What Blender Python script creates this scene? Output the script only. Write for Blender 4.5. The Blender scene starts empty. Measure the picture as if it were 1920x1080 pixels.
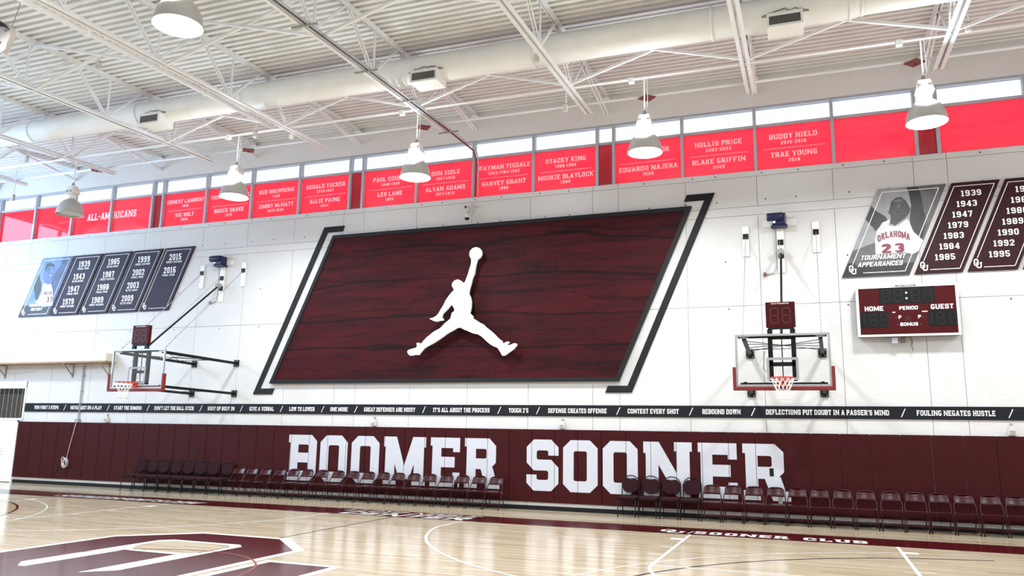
import bpy, bmesh, math, random
from mathutils import Vector, Matrix
random.seed(7)
PI = math.pi
SC = bpy.context.scene
COL = SC.collection

# ------------------------------------------------------------------ camera
CAM_POS = Vector((0.0, -19.5523, 1.886))
YAW, PITCH, ROLL, FPX = 0.3606, 0.1817, 0.0172, 1483.5
cam_data = bpy.data.cameras.new('camera')
cam = bpy.data.objects.new('camera', cam_data)
COL.objects.link(cam)
cam_data.sensor_width = 36.0
cam_data.lens = FPX * 36.0 / 1920.0
cam_data.clip_end = 300
_f = Vector((-math.sin(YAW) * math.cos(PITCH), math.cos(YAW) * math.cos(PITCH), math.sin(PITCH)))
_r = Vector((math.cos(YAW), math.sin(YAW), 0))
_u = _r.cross(_f)
_r2 = _r * math.cos(ROLL) + _u * math.sin(ROLL)
_u2 = -_r * math.sin(ROLL) + _u * math.cos(ROLL)
_m = Matrix((_r2, _u2, -_f)).transposed().to_4x4()
_m.translation = CAM_POS
cam.matrix_world = _m
SC.camera = cam

# ------------------------------------------------------------------ world, exposure, lamp power
world = bpy.data.worlds.new('sky')
SC.world = world
world.use_nodes = True
bg = world.node_tree.nodes['Background']
bg.inputs[0].default_value = (0.47, 0.71, 1.0, 1)
bg.inputs[1].default_value = 8.2
LAMP_POWER = 255.0
LAMP_COLOR = (0.90, 0.965, 1.0)
SC.view_settings.view_transform = 'Standard'
SC.view_settings.look = 'None'
SC.view_settings.exposure = 0.36
SC.view_settings.gamma = 1.0
SC.view_settings.use_curve_mapping = False

# ------------------------------------------------------------------ materials
def lin(c):
    return tuple((v / 255 / 12.92) if v / 255 <= 0.04045 else ((v / 255 + 0.055) / 1.055) ** 2.4 for v in c)

MATS = {}
def mat(name, rgb, rough=0.5, metal=0.0, var=0.06, scale=6.0, bump=0.0, bscale=30.0, spec=0.5, coat=0.0, stretch=(1, 1, 1)):
    if name in MATS:
        return MATS[name]
    m = bpy.data.materials.new(name)
    m.use_nodes = True
    nt = m.node_tree
    b = nt.nodes['Principled BSDF']
    c = lin(rgb)
    b.inputs['Roughness'].default_value = rough
    b.inputs['Metallic'].default_value = metal
    b.inputs['Specular IOR Level'].default_value = spec
    b.inputs['Coat Weight'].default_value = coat
    tc = nt.nodes.new('ShaderNodeTexCoord')
    mp = nt.nodes.new('ShaderNodeMapping')
    mp.inputs['Scale'].default_value = stretch
    nt.links.new(tc.outputs['Object'], mp.inputs[0])
    n = nt.nodes.new('ShaderNodeTexNoise')
    n.inputs['Scale'].default_value = scale
    n.inputs['Detail'].default_value = 4
    nt.links.new(mp.outputs[0], n.inputs['Vector'])
    r = nt.nodes.new('ShaderNodeValToRGB')
    r.color_ramp.elements[0].position = 0.3
    r.color_ramp.elements[1].position = 0.7
    r.color_ramp.elements[0].color = tuple(v * (1 - var) for v in c) + (1,)
    r.color_ramp.elements[1].color = tuple(min(1, v * (1 + var)) for v in c) + (1,)
    nt.links.new(n.outputs['Fac'], r.inputs[0])
    nt.links.new(r.outputs[0], b.inputs['Base Color'])
    if bump:
        n2 = nt.nodes.new('ShaderNodeTexNoise')
        n2.inputs['Scale'].default_value = bscale
        n2.inputs['Detail'].default_value = 6
        nt.links.new(mp.outputs[0], n2.inputs['Vector'])
        bp = nt.nodes.new('ShaderNodeBump')
        bp.inputs['Strength'].default_value = bump
        bp.inputs['Distance'].default_value = 0.02
        nt.links.new(n2.outputs['Fac'], bp.inputs['Height'])
        nt.links.new(bp.outputs[0], b.inputs['Normal'])
    MATS[name] = m
    return m

M_WALL = mat('painted_concrete', (206, 204, 203), 0.75, var=0.03, scale=1.3, bump=0.25, bscale=9, stretch=(0.6, 1, 1.6))
M_JOINT = mat('joint_filler', (150, 146, 142), 0.8)
M_HEAD = mat('painted_plaster', (222, 220, 219), 0.8, var=0.02)
M_STEEL = mat('white_painted_steel', (234, 236, 238), 0.5, var=0.03)
M_DECK = mat('white_painted_deck', (230, 231, 230), 0.55, var=0.04, scale=2)
M_DUCT = mat('white_painted_duct', (234, 235, 233), 0.5, var=0.03, scale=3)
M_DUST = mat('duct_dust', (150, 138, 126), 0.9, var=0.3, scale=14)
M_ALU = mat('window_aluminium', (176, 180, 190), 0.4, metal=0.2)
M_BLACK = mat('black_steel', (9, 9, 10), 0.5, spec=0.3)
M_DARK = mat('dark_grille', (30, 27, 24), 0.7)
M_CHAR = mat('charcoal_paint', (24, 23, 26), 0.6, spec=0.25)
M_NAVY = mat('dark_board', (17, 18, 25), 0.6, spec=0.25)
M_WHITE = mat('white_paint', (244, 244, 244), 0.5, var=0.01)
M_PRINT = mat('white_print', (238, 236, 236), 0.6, var=0.01)
M_PAD = mat('maroon_vinyl', (56, 9, 12), 0.6, spec=0.15, var=0.08, scale=3, bump=0.05, bscale=60)
M_PADW = mat('white_vinyl_print', (192, 192, 200), 0.6, var=0.01)
M_MAROON = mat('maroon_enamel', (64, 3, 8), 0.5, spec=0.15, var=0.05)
M_BANNER = mat('banner_maroon', (44, 9, 14), 0.6, spec=0.25, var=0.12, scale=1.2)
M_BANNER2 = mat('banner_plum', (40, 26, 46), 0.6, spec=0.25, var=0.2, scale=1.0)
M_BAN_EDGE = mat('banner_dark_edge', (30, 12, 16), 0.5)
M_CHAIR = mat('maroon_chair_enamel', (48, 3, 10), 0.3, var=0.05, spec=0.28)
M_FABRIC = mat('maroon_fabric', (42, 14, 20), 0.9, spec=0.2, var=0.15, scale=60)
M_SILVER = mat('brushed_aluminium', (176, 176, 180), 0.35, metal=0.6)
M_REFL = mat('spun_aluminium', (186, 184, 180), 0.4, metal=0.35, var=0.05)
M_PADRED = mat('red_foam', (112, 18, 11), 0.6)
M_RIM = mat('orange_red_enamel', (180, 44, 24), 0.4)
M_NET = mat('white_nylon', (240, 238, 232), 0.8)
M_BLUE = mat('blue_enamel', (10, 16, 64), 0.4, var=0.15)
M_GREY = mat('grey_plastic', (150, 148, 146), 0.6)
M_LGREY = mat('light_grey_box', (206, 200, 196), 0.6)
M_CREAM = mat('cream_board', (222, 212, 194), 0.7)
M_BROWN = mat('brown_edge', (150, 122, 92), 0.7)
M_BRACK = mat('dull_zinc', (158, 150, 134), 0.5, metal=0.4)
M_REDPIPE = mat('red_oxide_pipe', (118, 52, 54), 0.5)
M_SHIELD = mat('red_oxide_plate', (128, 72, 72), 0.6)
M_ROPE = mat('white_rope', (214, 206, 206), 0.9)
M_DOOR = mat('white_door', (240, 240, 244), 0.5)
M_SEG = mat('unlit_segment', (28, 28, 31), 0.5, spec=0.2)
M_DIGIT = mat('digit_panel', (9, 9, 11), 0.5, spec=0.2)
M_SEGRED = mat('unlit_segment_maroon', (60, 10, 14), 0.5)
M_SKIN = mat('print_dark_grey', (26, 24, 25), 0.5, var=0.5, scale=5)
M_SKIN2 = mat('print_mid_grey', (82, 80, 82), 0.5, var=0.35, scale=6)
M_PALE = mat('print_pale_grey', (138, 136, 140), 0.5, var=0.15, scale=2.5)
M_INK = mat('print_black', (24, 22, 26), 0.5)
M_JERSEY = mat('print_jersey_white', (196, 194, 198), 0.5, var=0.06, scale=8)
M_MARPRINT = mat('print_maroon', (112, 30, 44), 0.5)
M_NSKIN = mat('print_blue_dark', (42, 52, 88), 0.5, var=0.5, scale=5)
M_NPALE = mat('print_blue_pale', (92, 112, 160), 0.5, var=0.3, scale=2)
M_LIT = mat('lamp_glass_lit', (255, 252, 246), 0.4, var=0.0)
M_LIT.node_tree.nodes['Principled BSDF'].inputs['Emission Color'].default_value = (1, 0.98, 0.95, 1)
M_LIT.node_tree.nodes['Principled BSDF'].inputs['Emission Strength'].default_value = 9.0
M_LENS = mat('lamp_glass_off', (190, 184, 176), 0.4)
M_BALLAST = mat('ballast_white', (226, 220, 216), 0.5)
M_WOODBACK = mat('white_timber', (232, 229, 226), 0.7)
M_PINK = mat('faded_red_paint', (206, 150, 146), 0.6)

def floor_material():
    m = bpy.data.materials.new('maple_floor'); m.use_nodes = True
    nt = m.node_tree; L = nt.links.new; b = nt.nodes['Principled BSDF']
    tc = nt.nodes.new('ShaderNodeTexCoord')
    br = nt.nodes.new('ShaderNodeTexBrick')
    br.offset = 0.37; br.offset_frequency = 3
    br.inputs['Color1'].default_value = (0, 0, 0, 1); br.inputs['Color2'].default_value = (1, 1, 1, 1)
    br.inputs['Mortar'].default_value = (0.3, 0.3, 0.3, 1)
    br.inputs['Scale'].default_value = 1.0; br.inputs['Mortar Size'].default_value = 0.0012
    br.inputs['Brick Width'].default_value = 1.15; br.inputs['Row Height'].default_value = 0.057
    L(tc.outputs['Object'], br.inputs['Vector'])
    mp = nt.nodes.new('ShaderNodeMapping'); mp.inputs['Scale'].default_value = (0.7, 14, 1)
    L(tc.outputs['Object'], mp.inputs[0])
    n = nt.nodes.new('ShaderNodeTexNoise'); n.inputs['Scale'].default_value = 1.6; n.inputs['Detail'].default_value = 6
    L(mp.outputs[0], n.inputs['Vector'])
    mx = nt.nodes.new('ShaderNodeMix'); mx.data_type = 'RGBA'; mx.inputs[0].default_value = 0.5
    L(br.outputs['Color'], mx.inputs[6]); L(n.outputs['Color'], mx.inputs[7])
    bw = nt.nodes.new('ShaderNodeRGBToBW'); L(mx.outputs[2], bw.inputs[0])
    r = nt.nodes.new('ShaderNodeValToRGB')
    r.color_ramp.elements[0].position = 0.2; r.color_ramp.elements[1].position = 0.75
    r.color_ramp.elements[0].color = lin((168, 147, 119)) + (1,)
    r.color_ramp.elements[1].color = lin((200, 185, 160)) + (1,)
    L(bw.outputs[0], r.inputs[0]); L(r.outputs[0], b.inputs['Base Color'])
    b.inputs['Roughness'].default_value = 0.14
    return m
M_FLOOR = floor_material()
M_FMAROON = mat('floor_paint_maroon', (72, 6, 14), 0.14, var=0.05, scale=2, stretch=(0.7, 12, 1))
M_FWHITE = mat('floor_paint_white', (240, 238, 232), 0.16, var=0.02)
M_FBLACK = mat('floor_paint_black', (34, 26, 26), 0.16)
M_FINSIDE = mat('floor_stain_tan', (172, 150, 116), 0.14, var=0.06, scale=2, stretch=(0.7, 12, 1))

def wood_art():
    m = bpy.data.materials.new('maroon_wood_print'); m.use_nodes = True
    nt = m.node_tree; L = nt.links.new; b = nt.nodes['Principled BSDF']
    tc = nt.nodes.new('ShaderNodeTexCoord')
    mp = nt.nodes.new('ShaderNodeMapping'); mp.inputs['Scale'].default_value = (0.16, 1, 1.0)
    L(tc.outputs['Object'], mp.inputs[0])
    n = nt.nodes.new('ShaderNodeTexNoise'); n.inputs['Scale'].default_value = 3.0; n.inputs['Detail'].default_value = 8; n.inputs['Distortion'].default_value = 0.8
    L(mp.outputs[0], n.inputs['Vector'])
    r = nt.nodes.new('ShaderNodeValToRGB')
    r.color_ramp.elements[0].position = 0.28; r.color_ramp.elements[1].position = 0.72
    r.color_ramp.elements[0].color = lin((30, 5, 9)) + (1,)
    r.color_ramp.elements[1].color = lin((68, 11, 17)) + (1,)
    L(n.outputs['Fac'], r.inputs[0])
    def wave(scale, dist, ds, lo, hi, off):
        w = nt.nodes.new('ShaderNodeTexWave'); w.bands_direction = 'Z'; w.wave_profile = 'SIN'
        w.inputs['Scale'].default_value = scale; w.inputs['Distortion'].default_value = dist
        w.inputs['Detail'].default_value = 4; w.inputs['Detail Scale'].default_value = ds; w.inputs['Detail Roughness'].default_value = 0.55
        w.inputs['Phase Offset'].default_value = off
        L(mp.outputs[0], w.inputs['Vector'])
        q = nt.nodes.new('ShaderNodeValToRGB')
        q.color_ramp.elements[0].position = lo; q.color_ramp.elements[1].position = hi
        q.color_ramp.elements[0].color = (0.06, 0.06, 0.08, 1); q.color_ramp.elements[1].color = (1, 1, 1, 1)
        L(w.outputs['Fac'], q.inputs[0]); return q.outputs[0]
    w1 = wave(0.32, 11.0, 0.9, 0.0, 0.018, 0.6)
    w2 = wave(0.8, 14.0, 0.8, 0.0, 0.03, 2.0)
    mp2 = nt.nodes.new('ShaderNodeMapping'); mp2.inputs['Scale'].default_value = (1.5, 1, 3.2)
    L(tc.outputs['Object'], mp2.inputs[0])
    n3 = nt.nodes.new('ShaderNodeTexNoise'); n3.inputs['Scale'].default_value = 1.5
    L(mp2.outputs[0], n3.inputs['Vector'])
    ad = nt.nodes.new('ShaderNodeMix'); ad.data_type = 'RGBA'; ad.inputs[0].default_value = 0.25
    L(mp2.outputs[0], ad.inputs[6]); L(n3.outputs['Color'], ad.inputs[7])
    v = nt.nodes.new('ShaderNodeTexVoronoi'); v.feature = 'DISTANCE_TO_EDGE'; v.inputs['Scale'].default_value = 1.5
    L(ad.outputs[2], v.inputs['Vector'])
    vr = nt.nodes.new('ShaderNodeValToRGB')
    vr.color_ramp.elements[0].position = 0.0; vr.color_ramp.elements[1].position = 0.03
    vr.color_ramp.elements[0].color = (0.45, 0.45, 0.45, 1)
    L(v.outputs['Distance'], vr.inputs[0])
    prev = r.outputs[0]
    for k, amt in ((w1, .75), (w2, .5), (vr.outputs[0], .8)):
        x = nt.nodes.new('ShaderNodeMix'); x.data_type = 'RGBA'; x.blend_type = 'MULTIPLY'; x.inputs[0].default_value = amt
        L(prev, x.inputs[6]); L(k, x.inputs[7]); prev = x.outputs[2]
    L(prev, b.inputs['Base Color'])
    b.inputs['Roughness'].default_value = 0.7
    b.inputs['Specular IOR Level'].default_value = 0.15
    return m
M_ART = wood_art()

def schlick(nt, f0):
    lw = nt.nodes.new('ShaderNodeLayerWeight'); lw.inputs['Blend'].default_value = 0.5
    p = nt.nodes.new('ShaderNodeMath'); p.operation = 'POWER'; p.inputs[1].default_value = 5.0
    nt.links.new(lw.outputs['Facing'], p.inputs[0])
    a = nt.nodes.new('ShaderNodeMath'); a.operation = 'MULTIPLY_ADD'; a.inputs[1].default_value = 1 - f0; a.inputs[2].default_value = f0
    nt.links.new(p.outputs[0], a.inputs[0]); return a
def glass_material(name, tint, gloss=0.06):
    m = bpy.data.materials.new(name); m.use_nodes = True
    nt = m.node_tree; nt.nodes.remove(nt.nodes['Principled BSDF'])
    out = nt.nodes['Material Output']
    t = nt.nodes.new('ShaderNodeBsdfTransparent'); t.inputs[0].default_value = tint + (1,)
    g = nt.nodes.new('ShaderNodeBsdfGlossy'); g.inputs['Roughness'].default_value = 0.02
    fr = schlick(nt, 0.04)
    mx = nt.nodes.new('ShaderNodeMixShader')
    nt.links.new(fr.outputs[0], mx.inputs[0]); nt.links.new(t.outputs[0], mx.inputs[1]); nt.links.new(g.outputs[0], mx.inputs[2])
    nt.links.new(mx.outputs[0], out.inputs[0])
    return m
M_PANE = glass_material('tinted_window_glass', (0.205, 0.15, 0.116))
M_BGLASS = glass_material('backboard_glass', (0.99, 0.995, 0.992))
M_DGLASS = glass_material('dark_window_glass', (0.30, 0.30, 0.30))

def film_material(name, rgb, front=0.25):
    m = bpy.data.materials.new(name); m.use_nodes = True
    nt = m.node_tree; nt.nodes.remove(nt.nodes['Principled BSDF'])
    out = nt.nodes['Material Output']; c = lin(rgb) + (1,)
    t = nt.nodes.new('ShaderNodeBsdfTranslucent'); t.inputs[0].default_value = c
    d = nt.nodes.new('ShaderNodeBsdfDiffuse'); d.inputs[0].default_value = c
    a = nt.nodes.new('ShaderNodeMixShader'); a.inputs[0].default_value = front
    nt.links.new(t.outputs[0], a.inputs[1]); nt.links.new(d.outputs[0], a.inputs[2])
    g = nt.nodes.new('ShaderNodeBsdfGlossy'); g.inputs['Roughness'].default_value = 0.03
    fr = schlick(nt, 0.06)
    mx = nt.nodes.new('ShaderNodeMixShader')
    nt.links.new(fr.outputs[0], mx.inputs[0]); nt.links.new(a.outputs[0], mx.inputs[1]); nt.links.new(g.outputs[0], mx.inputs[2])
    nt.links.new(mx.outputs[0], out.inputs[0])
    return m
M_FILM = film_material('red_window_film', (158, 20, 27), 0.22)
M_FILMTXT = mat('pale_window_lettering', (255, 236, 238), 0.7, var=0.01)

# ------------------------------------------------------------------ mesh helpers
class MB:
    def __init__(self):
        self.v = []; self.f = []
    def poly(self, pts):
        n = len(self.v); self.v += [tuple(p) for p in pts]; self.f.append(tuple(range(n, n + len(pts)))); return self
    def hexa(self, p):                      # 8 corners: bottom 4 ccw, top 4 ccw
        n = len(self.v); self.v += [tuple(q) for q in p]
        for f in ((3, 2, 1, 0), (4, 5, 6, 7), (0, 1, 5, 4), (1, 2, 6, 5), (2, 3, 7, 6), (3, 0, 4, 7)):
            self.f.append(tuple(n + i for i in f))
        return self
    def box(self, x0, y0, z0, x1, y1, z1):
        return self.hexa([(x0, y0, z0), (x1, y0, z0), (x1, y1, z0), (x0, y1, z0), (x0, y0, z1), (x1, y0, z1), (x1, y1, z1), (x0, y1, z1)])
    def bar(self, a, b, w, h, up=(0, 0, 1)):    # box section from a to b
        a = Vector(a); b = Vector(b); d = (b - a).normalized(); up = Vector(up)
        s = d.cross(up)
        if s.length < 1e-4: s = d.cross(Vector((1, 0, 0)))
        s.normalize(); t = s.cross(d); s *= w / 2; t *= h / 2
        return self.hexa([a - s - t, a + s - t, b + s - t, b - s - t, a - s + t, a + s + t, b + s + t, b - s + t])
    def tube(self, pts, r, n=8, closed=False):
        pts = [Vector(p) for p in pts]; N = len(pts); rings = []
        for i, p in enumerate(pts):
            if closed: d = pts[(i + 1) % N] - pts[i - 1]
            else: d = pts[min(i + 1, N - 1)] - pts[max(i - 1, 0)]
            d.normalize()
            ref = Vector((0, 0, 1)) if abs(d.z) < 0.9 else Vector((1, 0, 0))
            s = d.cross(ref).normalized(); t = s.cross(d)
            b = len(self.v)
            for k in range(n):
                a = 2 * PI * k / n; self.v.append(tuple(p + s * math.cos(a) * r + t * math.sin(a) * r))
            rings.append(b)
        M = N if closed else N - 1
        for i in range(M):
            a, b = rings[i], rings[(i + 1) % N]
            for k in range(n):
                self.f.append((a + k, a + (k + 1) % n, b + (k + 1) % n, b + k))
        if not closed:
            self.f.append(tuple(rings[0] + k for k in reversed(range(n)))); self.f.append(tuple(rings[-1] + k for k in range(n)))
        return self
    def lathe(self, prof, n=32, c=(0, 0, 0)):   # prof: (r, z) list
        b = len(self.v)
        for r, z in prof:
            for k in range(n):
                a = 2 * PI * k / n; self.v.append((c[0] + r * math.cos(a), c[1] + r * math.sin(a), c[2] + z))
        for i in range(len(prof) - 1):
            for k in range(n):
                self.f.append((b + i * n + k, b + i * n + (k + 1) % n, b + (i + 1) * n + (k + 1) % n, b + (i + 1) * n + k))
        return self
    def prism_xz(self, pts, y0, y1):            # outline in x,z ccw seen from -y; front at y0 (nearer -y)
        n = len(self.v); k = len(pts)
        self.v += [(x, y0, z) for x, z in pts] + [(x, y1, z) for x, z in pts]
        self.f.append(tuple(range(n, n + k))); self.f.append(tuple(range(n + 2 * k - 1, n + k - 1, -1)))
        for i in range(k):
            j = (i + 1) % k; self.f.append((n + i, n + k + i, n + k + j, n + j))
        return self
    def flat_xz(self, polys, y):
        # overlapping strokes of one letter are stepped by a hair so no two faces share a plane
        for i, p in enumerate(polys):
            a = sum(p[k][0] * p[(k + 1) % len(p)][1] - p[(k + 1) % len(p)][0] * p[k][1] for k in range(len(p)))
            self.poly([(x, y - (i % 14) * 0.00012, z) for x, z in (p if a > 0 else p[::-1])])
        return self
    def flat_xy(self, polys, z):
        for i, p in enumerate(polys):
            a = sum(p[k][0] * p[(k + 1) % len(p)][1] - p[(k + 1) % len(p)][0] * p[k][1] for k in range(len(p)))
            self.poly([(x, y, z + (i % 12) * 0.00007) for x, y in (p if a > 0 else p[::-1])])
        return self
    def mesh(self, name, m, smooth=False):
        me = bpy.data.meshes.new(name); me.from_pydata(self.v, [], self.f); me.validate(); me.update()
        me.materials.append(m)
        if smooth:
            for p in me.polygons: p.use_smooth = True
        return me
    def build(self, name, m, parent=None, smooth=False, bevel=0.0, seg=2, loc=None):
        o = bpy.data.objects.new(name, self.mesh(name, m, smooth)); COL.objects.link(o)
        if parent is not None: o.parent = parent
        if loc is not None: o.location = loc
        if bevel:
            bm = bmesh.new(); bm.from_mesh(o.data)
            bmesh.ops.bevel(bm, geom=list(bm.edges), offset=bevel, segments=seg, affect='EDGES', profile=0.5)
            bm.to_mesh(o.data); bm.free()
        return o

def tag(o, label=None, cat=None, group=None, kind=None):
    if label: o['label'] = label
    if cat: o['category'] = cat
    if group: o['group'] = group
    if kind: o['kind'] = kind
    return o
def empty(name, loc=(0, 0, 0), rz=0.0):
    o = bpy.data.objects.new(name, None); COL.objects.link(o); o.location = loc; o.rotation_euler = (0, 0, rz)
    o.empty_display_size = 0.1
    return o
def copy_tree(o, parent=None):
    c = o.copy(); COL.objects.link(c)
    if parent is not None: c.parent = parent
    for ch in list(o.children):
        copy_tree(ch, c)
    return c
def inst(name, data, parent, loc=(0, 0, 0), rot=None, scale=None):
    o = bpy.data.objects.new(name, data); COL.objects.link(o); o.parent = parent; o.location = loc
    if rot: o.rotation_euler = rot
    if scale: o.scale = scale
    return o
ORD = ['first', 'second', 'third', 'fourth', 'fifth', 'sixth', 'seventh', 'eighth', 'ninth', 'tenth', 'eleventh', 'twelfth',
       'thirteenth', 'fourteenth', 'fifteenth', 'sixteenth', 'seventeenth', 'eighteenth']

# ------------------------------------------------------------------ block lettering
def bx2(x0, y0, x1, y1): return [(x0, y0), (x1, y0), (x1, y1), (x0, y1)]
def diag(x0, y0, x1, y1, t): return [(x0, y0), (x0 + t, y0), (x1 + t, y1), (x1, y1)]
def ring(x0, y0, x1, y1, s, b, c=(.14, .14, .14, .14), skip=''):
    # corners tl,tr,br,bl ; sides T R B L
    tl, tr, br, bl = c
    k = 0.35
    i0, i1, j0, j1 = x0 + s, x1 - s, y0 + b, y1 - b
    O = [(x0, y1 - tl), (x0 + tl, y1), (x1 - tr, y1), (x1, y1 - tr), (x1, y0 + br), (x1 - br, y0), (x0 + bl, y0), (x0, y0 + bl)]
    I = [(i0, j1 - tl * k * .5), (i0 + tl * k * .5, j1), (i1 - tr * k * .5, j1), (i1, j1 - tr * k * .5), (i1, j0 + br * k * .5), (i1 - br * k * .5, j0), (i0 + bl * k * .5, j0), (i0, j0 + bl * k * .5)]
    names = ['tl', 'T', 'tr', 'R', 'br', 'B', 'bl', 'L']
    out = []
    for i, nme in enumerate(names):
        if nme in skip.split(): continue
        a, b2 = i, (i + 1) % 8
        out.append([O[a], I[a], I[b2], O[b2]])
    return out

def glyph(ch, s, b, sf):
    """polygons of one slab letter, cap height 1; sf = serif overhang (0 = plain)"""
    c = .15; w = .68; P = []
    h0 = (1 - b) / 2; h1 = (1 + b) / 2
    def stem(x, y0=0.0, y1=1.0, lo=True, hi=True, l=1, r=1):
        P.append(bx2(x, y0, x + s, y1))
        if sf:
            if lo: P.append(bx2(x - sf * l, y0, x + s + sf * r, y0 + b * .8))
            if hi: P.append(bx2(x - sf * l, y1 - b * .8, x + s + sf * r, y1))
    if ch in 'O0':
        w = .68 if ch == 'O' else .6
        P += ring(0, 0, w, 1, s, b, (c, c, c, c))
    elif ch == 'Q':
        P += ring(0, 0, w, 1, s, b, (c, c, c, c)); P.append(diag(w - .1, -.12, w * .45, .25, s * .8))
    elif ch == 'C':
        P += ring(0, 0, w, 1, s, b, (c, c, c, c), 'R'); P += [bx2(w - s, .64, w, 1 - c), bx2(w - s, c, w, .36)]
    elif ch == 'G':
        P += ring(0, 0, w, 1, s, b, (c, c, c, c), 'R'); P += [bx2(w - s, .74, w, 1 - c), bx2(w - s, c, w, .5), bx2(w * .44, .5 - b * .9, w, .5)]
    elif ch == 'D':
        P += ring(0, 0, w, 1, s, b, (0, c, c, 0)); 
        if sf: P += [bx2(-sf, 0, s, b * .8), bx2(-sf, 1 - b * .8, s, 1)]
    elif ch == 'B':
        P += ring(0, h0, w, 1, s, b, (0, c * .9, .05, 0)); P += ring(0, 0, w, h1, s, b, (0, .05, c, 0))
        if sf: P += [bx2(-sf, 0, s, b * .8), bx2(-sf, 1 - b * .8, s, 1)]
    elif ch == 'P':
        w = .64; P += ring(0, .38, w, 1, s, b, (0, c, c, 0)); stem(0, hi=False)
        if sf: P.append(bx2(-sf, 1 - b * .8, s, 1))
    elif ch == 'R':
        w = .68; P += ring(0, .38, w - .02, 1, s, b, (0, c, c * .9, 0)); stem(0, hi=False, r=.8)
        P.append([(w - s - .02, 0), (w + .04, 0), (w - .09, .42), (w - s - .16, .42)])
        if sf: P += [bx2(-sf, 1 - b * .8, s, 1), bx2(w - s, 0, w + sf * 1.6, b * .8)]
    elif ch in 'EF':
        w = .64; stem(0, r=.3)
        P += [bx2(0, 1 - b, w, 1), bx2(0, h0, w * .82, h1)]
        if sf: P += [bx2(w - s * .75, 1 - b - .08, w, 1)]
        if ch == 'E':
            P.append(bx2(0, 0, w, b))
            if sf: P.append(bx2(w - s * .75, 0, w, b + .08))
    elif ch == 'H':
        w = .7; stem(0); stem(w - s); P.append(bx2(0, h0, w, h1))
    elif ch == 'I':
        w = s + (.16 if sf else 0); x = (w - s) / 2; P.append(bx2(x, 0, x + s, 1))
        if sf: P += [bx2(0, 0, w, b * .9), bx2(0, 1 - b * .9, w, 1)]
    elif ch == 'J':
        w = .58; P += ring(0, 0, w, .6, s, b, (0, 0, c, c), 'T tl tr L R'); P += [bx2(w - s, c, w, 1), bx2(0, c, s, .34)]
        if sf: P.append(bx2(w - s - .1, 1 - b * .8, w + sf, 1))
    elif ch == 'K':
        w = .7; stem(0); P += [diag(s * .8, .42, w - s, 1, s * 1.05), diag(w - s * .9, 0, s * .9, .62, s * 1.05)]
        if sf: P += [bx2(w - s - sf, 0, w + sf * 1.2, b * .7), bx2(w - s - sf, 1 - b * .7, w + sf, 1)]
    elif ch == 'L':
        w = .6; stem(0, r=.6); P.append(bx2(0, 0, w, b))
        if sf: P.append(bx2(w - s * .75, 0, w, b + .12))
    elif ch == 'M':
        w = .98; stem(0, hi=False); stem(w - s, hi=False)
        P += [[(s * .1, 1), (w / 2 - s * .5, .12), (w / 2, .12), (w / 2, .4), (s * 1.15, 1)], [(w / 2, .12), (w / 2 + s * .5, .12), (w - s * .1, 1), (w - s * 1.15, 1), (w / 2, .4)]]
        if sf: P += [bx2(-sf, 1 - b, s, 1), bx2(w - s, 1 - b, w + sf, 1)]
    elif ch == 'N':
        w = .84; stem(0, hi=False, r=.5); stem(w - s, lo=False)
        P.append([(w - s * 1.05, 0), (w, 0), (s * 1.05, 1), (0, 1)])
        if sf: P.append(bx2(-sf, 1 - b, s, 1))
    elif ch == 'S':
        w = .66; P += ring(0, h0, w, 1, s, b, (c, c, .0, c), 'R br'); P += ring(0, 0, w, h1, s, b, (0, c, c, c), 'L tl')
        P += [bx2(w - s, .69, w, 1 - c), bx2(0, c, s, .31)]
    elif ch == 'T':
        w = .64; x = (w - s) / 2; P += [bx2(0, 1 - b, w, 1), bx2(x, 0, x + s, 1)]
        if sf: P += [bx2(0, 1 - b - .1, s * .6, 1), bx2(w - s * .6, 1 - b - .1, w, 1), bx2(x - sf, 0, x + s + sf, b * .8)]
    elif ch == 'U':
        w = .7; P += ring(0, 0, w, 1, s, b, (0, 0, c, c), 'T tl tr R L'); P += [bx2(0, c, s, 1), bx2(w - s, c, w, 1)]
        if sf: P += [bx2(-sf, 1 - b * .8, s + sf, 1), bx2(w - s - sf, 1 - b * .8, w + sf, 1)]
    elif ch == 'V':
        w = .72; P += [[(w / 2 - s * .45, 0), (w / 2 + s * .2, 0), (s, 1), (0, 1)], [(w / 2 - s * .2, 0), (w / 2 + s * .45, 0), (w, 1), (w - s, 1)]]
        if sf: P += [bx2(-sf, 1 - b * .7, s + sf, 1), bx2(w - s - sf, 1 - b * .7, w + sf, 1)]
    elif ch == 'W':
        w = 1.02; q = w / 4
        for x in (0, w / 2):
            P += [[(x + q - s * .4, 0), (x + q + s * .3, 0), (x + s * .9, 1), (x, 1)], [(x + q - s * .3, 0), (x + q + s * .4, 0), (x + w / 2, 1), (x + w / 2 - s * .9, 1)]]
        if sf: P += [bx2(-sf, 1 - b * .7, s + sf, 1), bx2(w - s - sf, 1 - b * .7, w + sf, 1)]
    elif ch == 'X':
        w = .7; P += [diag(0, 0, w - s, 1, s), diag(w - s, 0, 0, 1, s)]
        if sf: P += [bx2(-sf, 0, s + sf, b * .7), bx2(w - s - sf, 0, w + sf, b * .7), bx2(-sf, 1 - b * .7, s + sf, 1), bx2(w - s - sf, 1 - b * .7, w + sf, 1)]
    elif ch == 'Y':
        w = .72; x = (w - s) / 2; P += [bx2(x, 0, x + s, .5), diag(x, .4, 0, 1, s), diag(x, .4, w - s, 1, s)]
        if sf: P += [bx2(-sf, 1 - b * .7, s + sf, 1), bx2(w - s - sf, 1 - b * .7, w + sf, 1), bx2(x - sf, 0, x + s + sf, b * .8)]
    elif ch == 'Z':
        w = .62; P += [bx2(0, 0, w, b), bx2(0, 1 - b, w, 1), diag(0, 0, w - s, 1, s)]
    elif ch == 'A':
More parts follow.
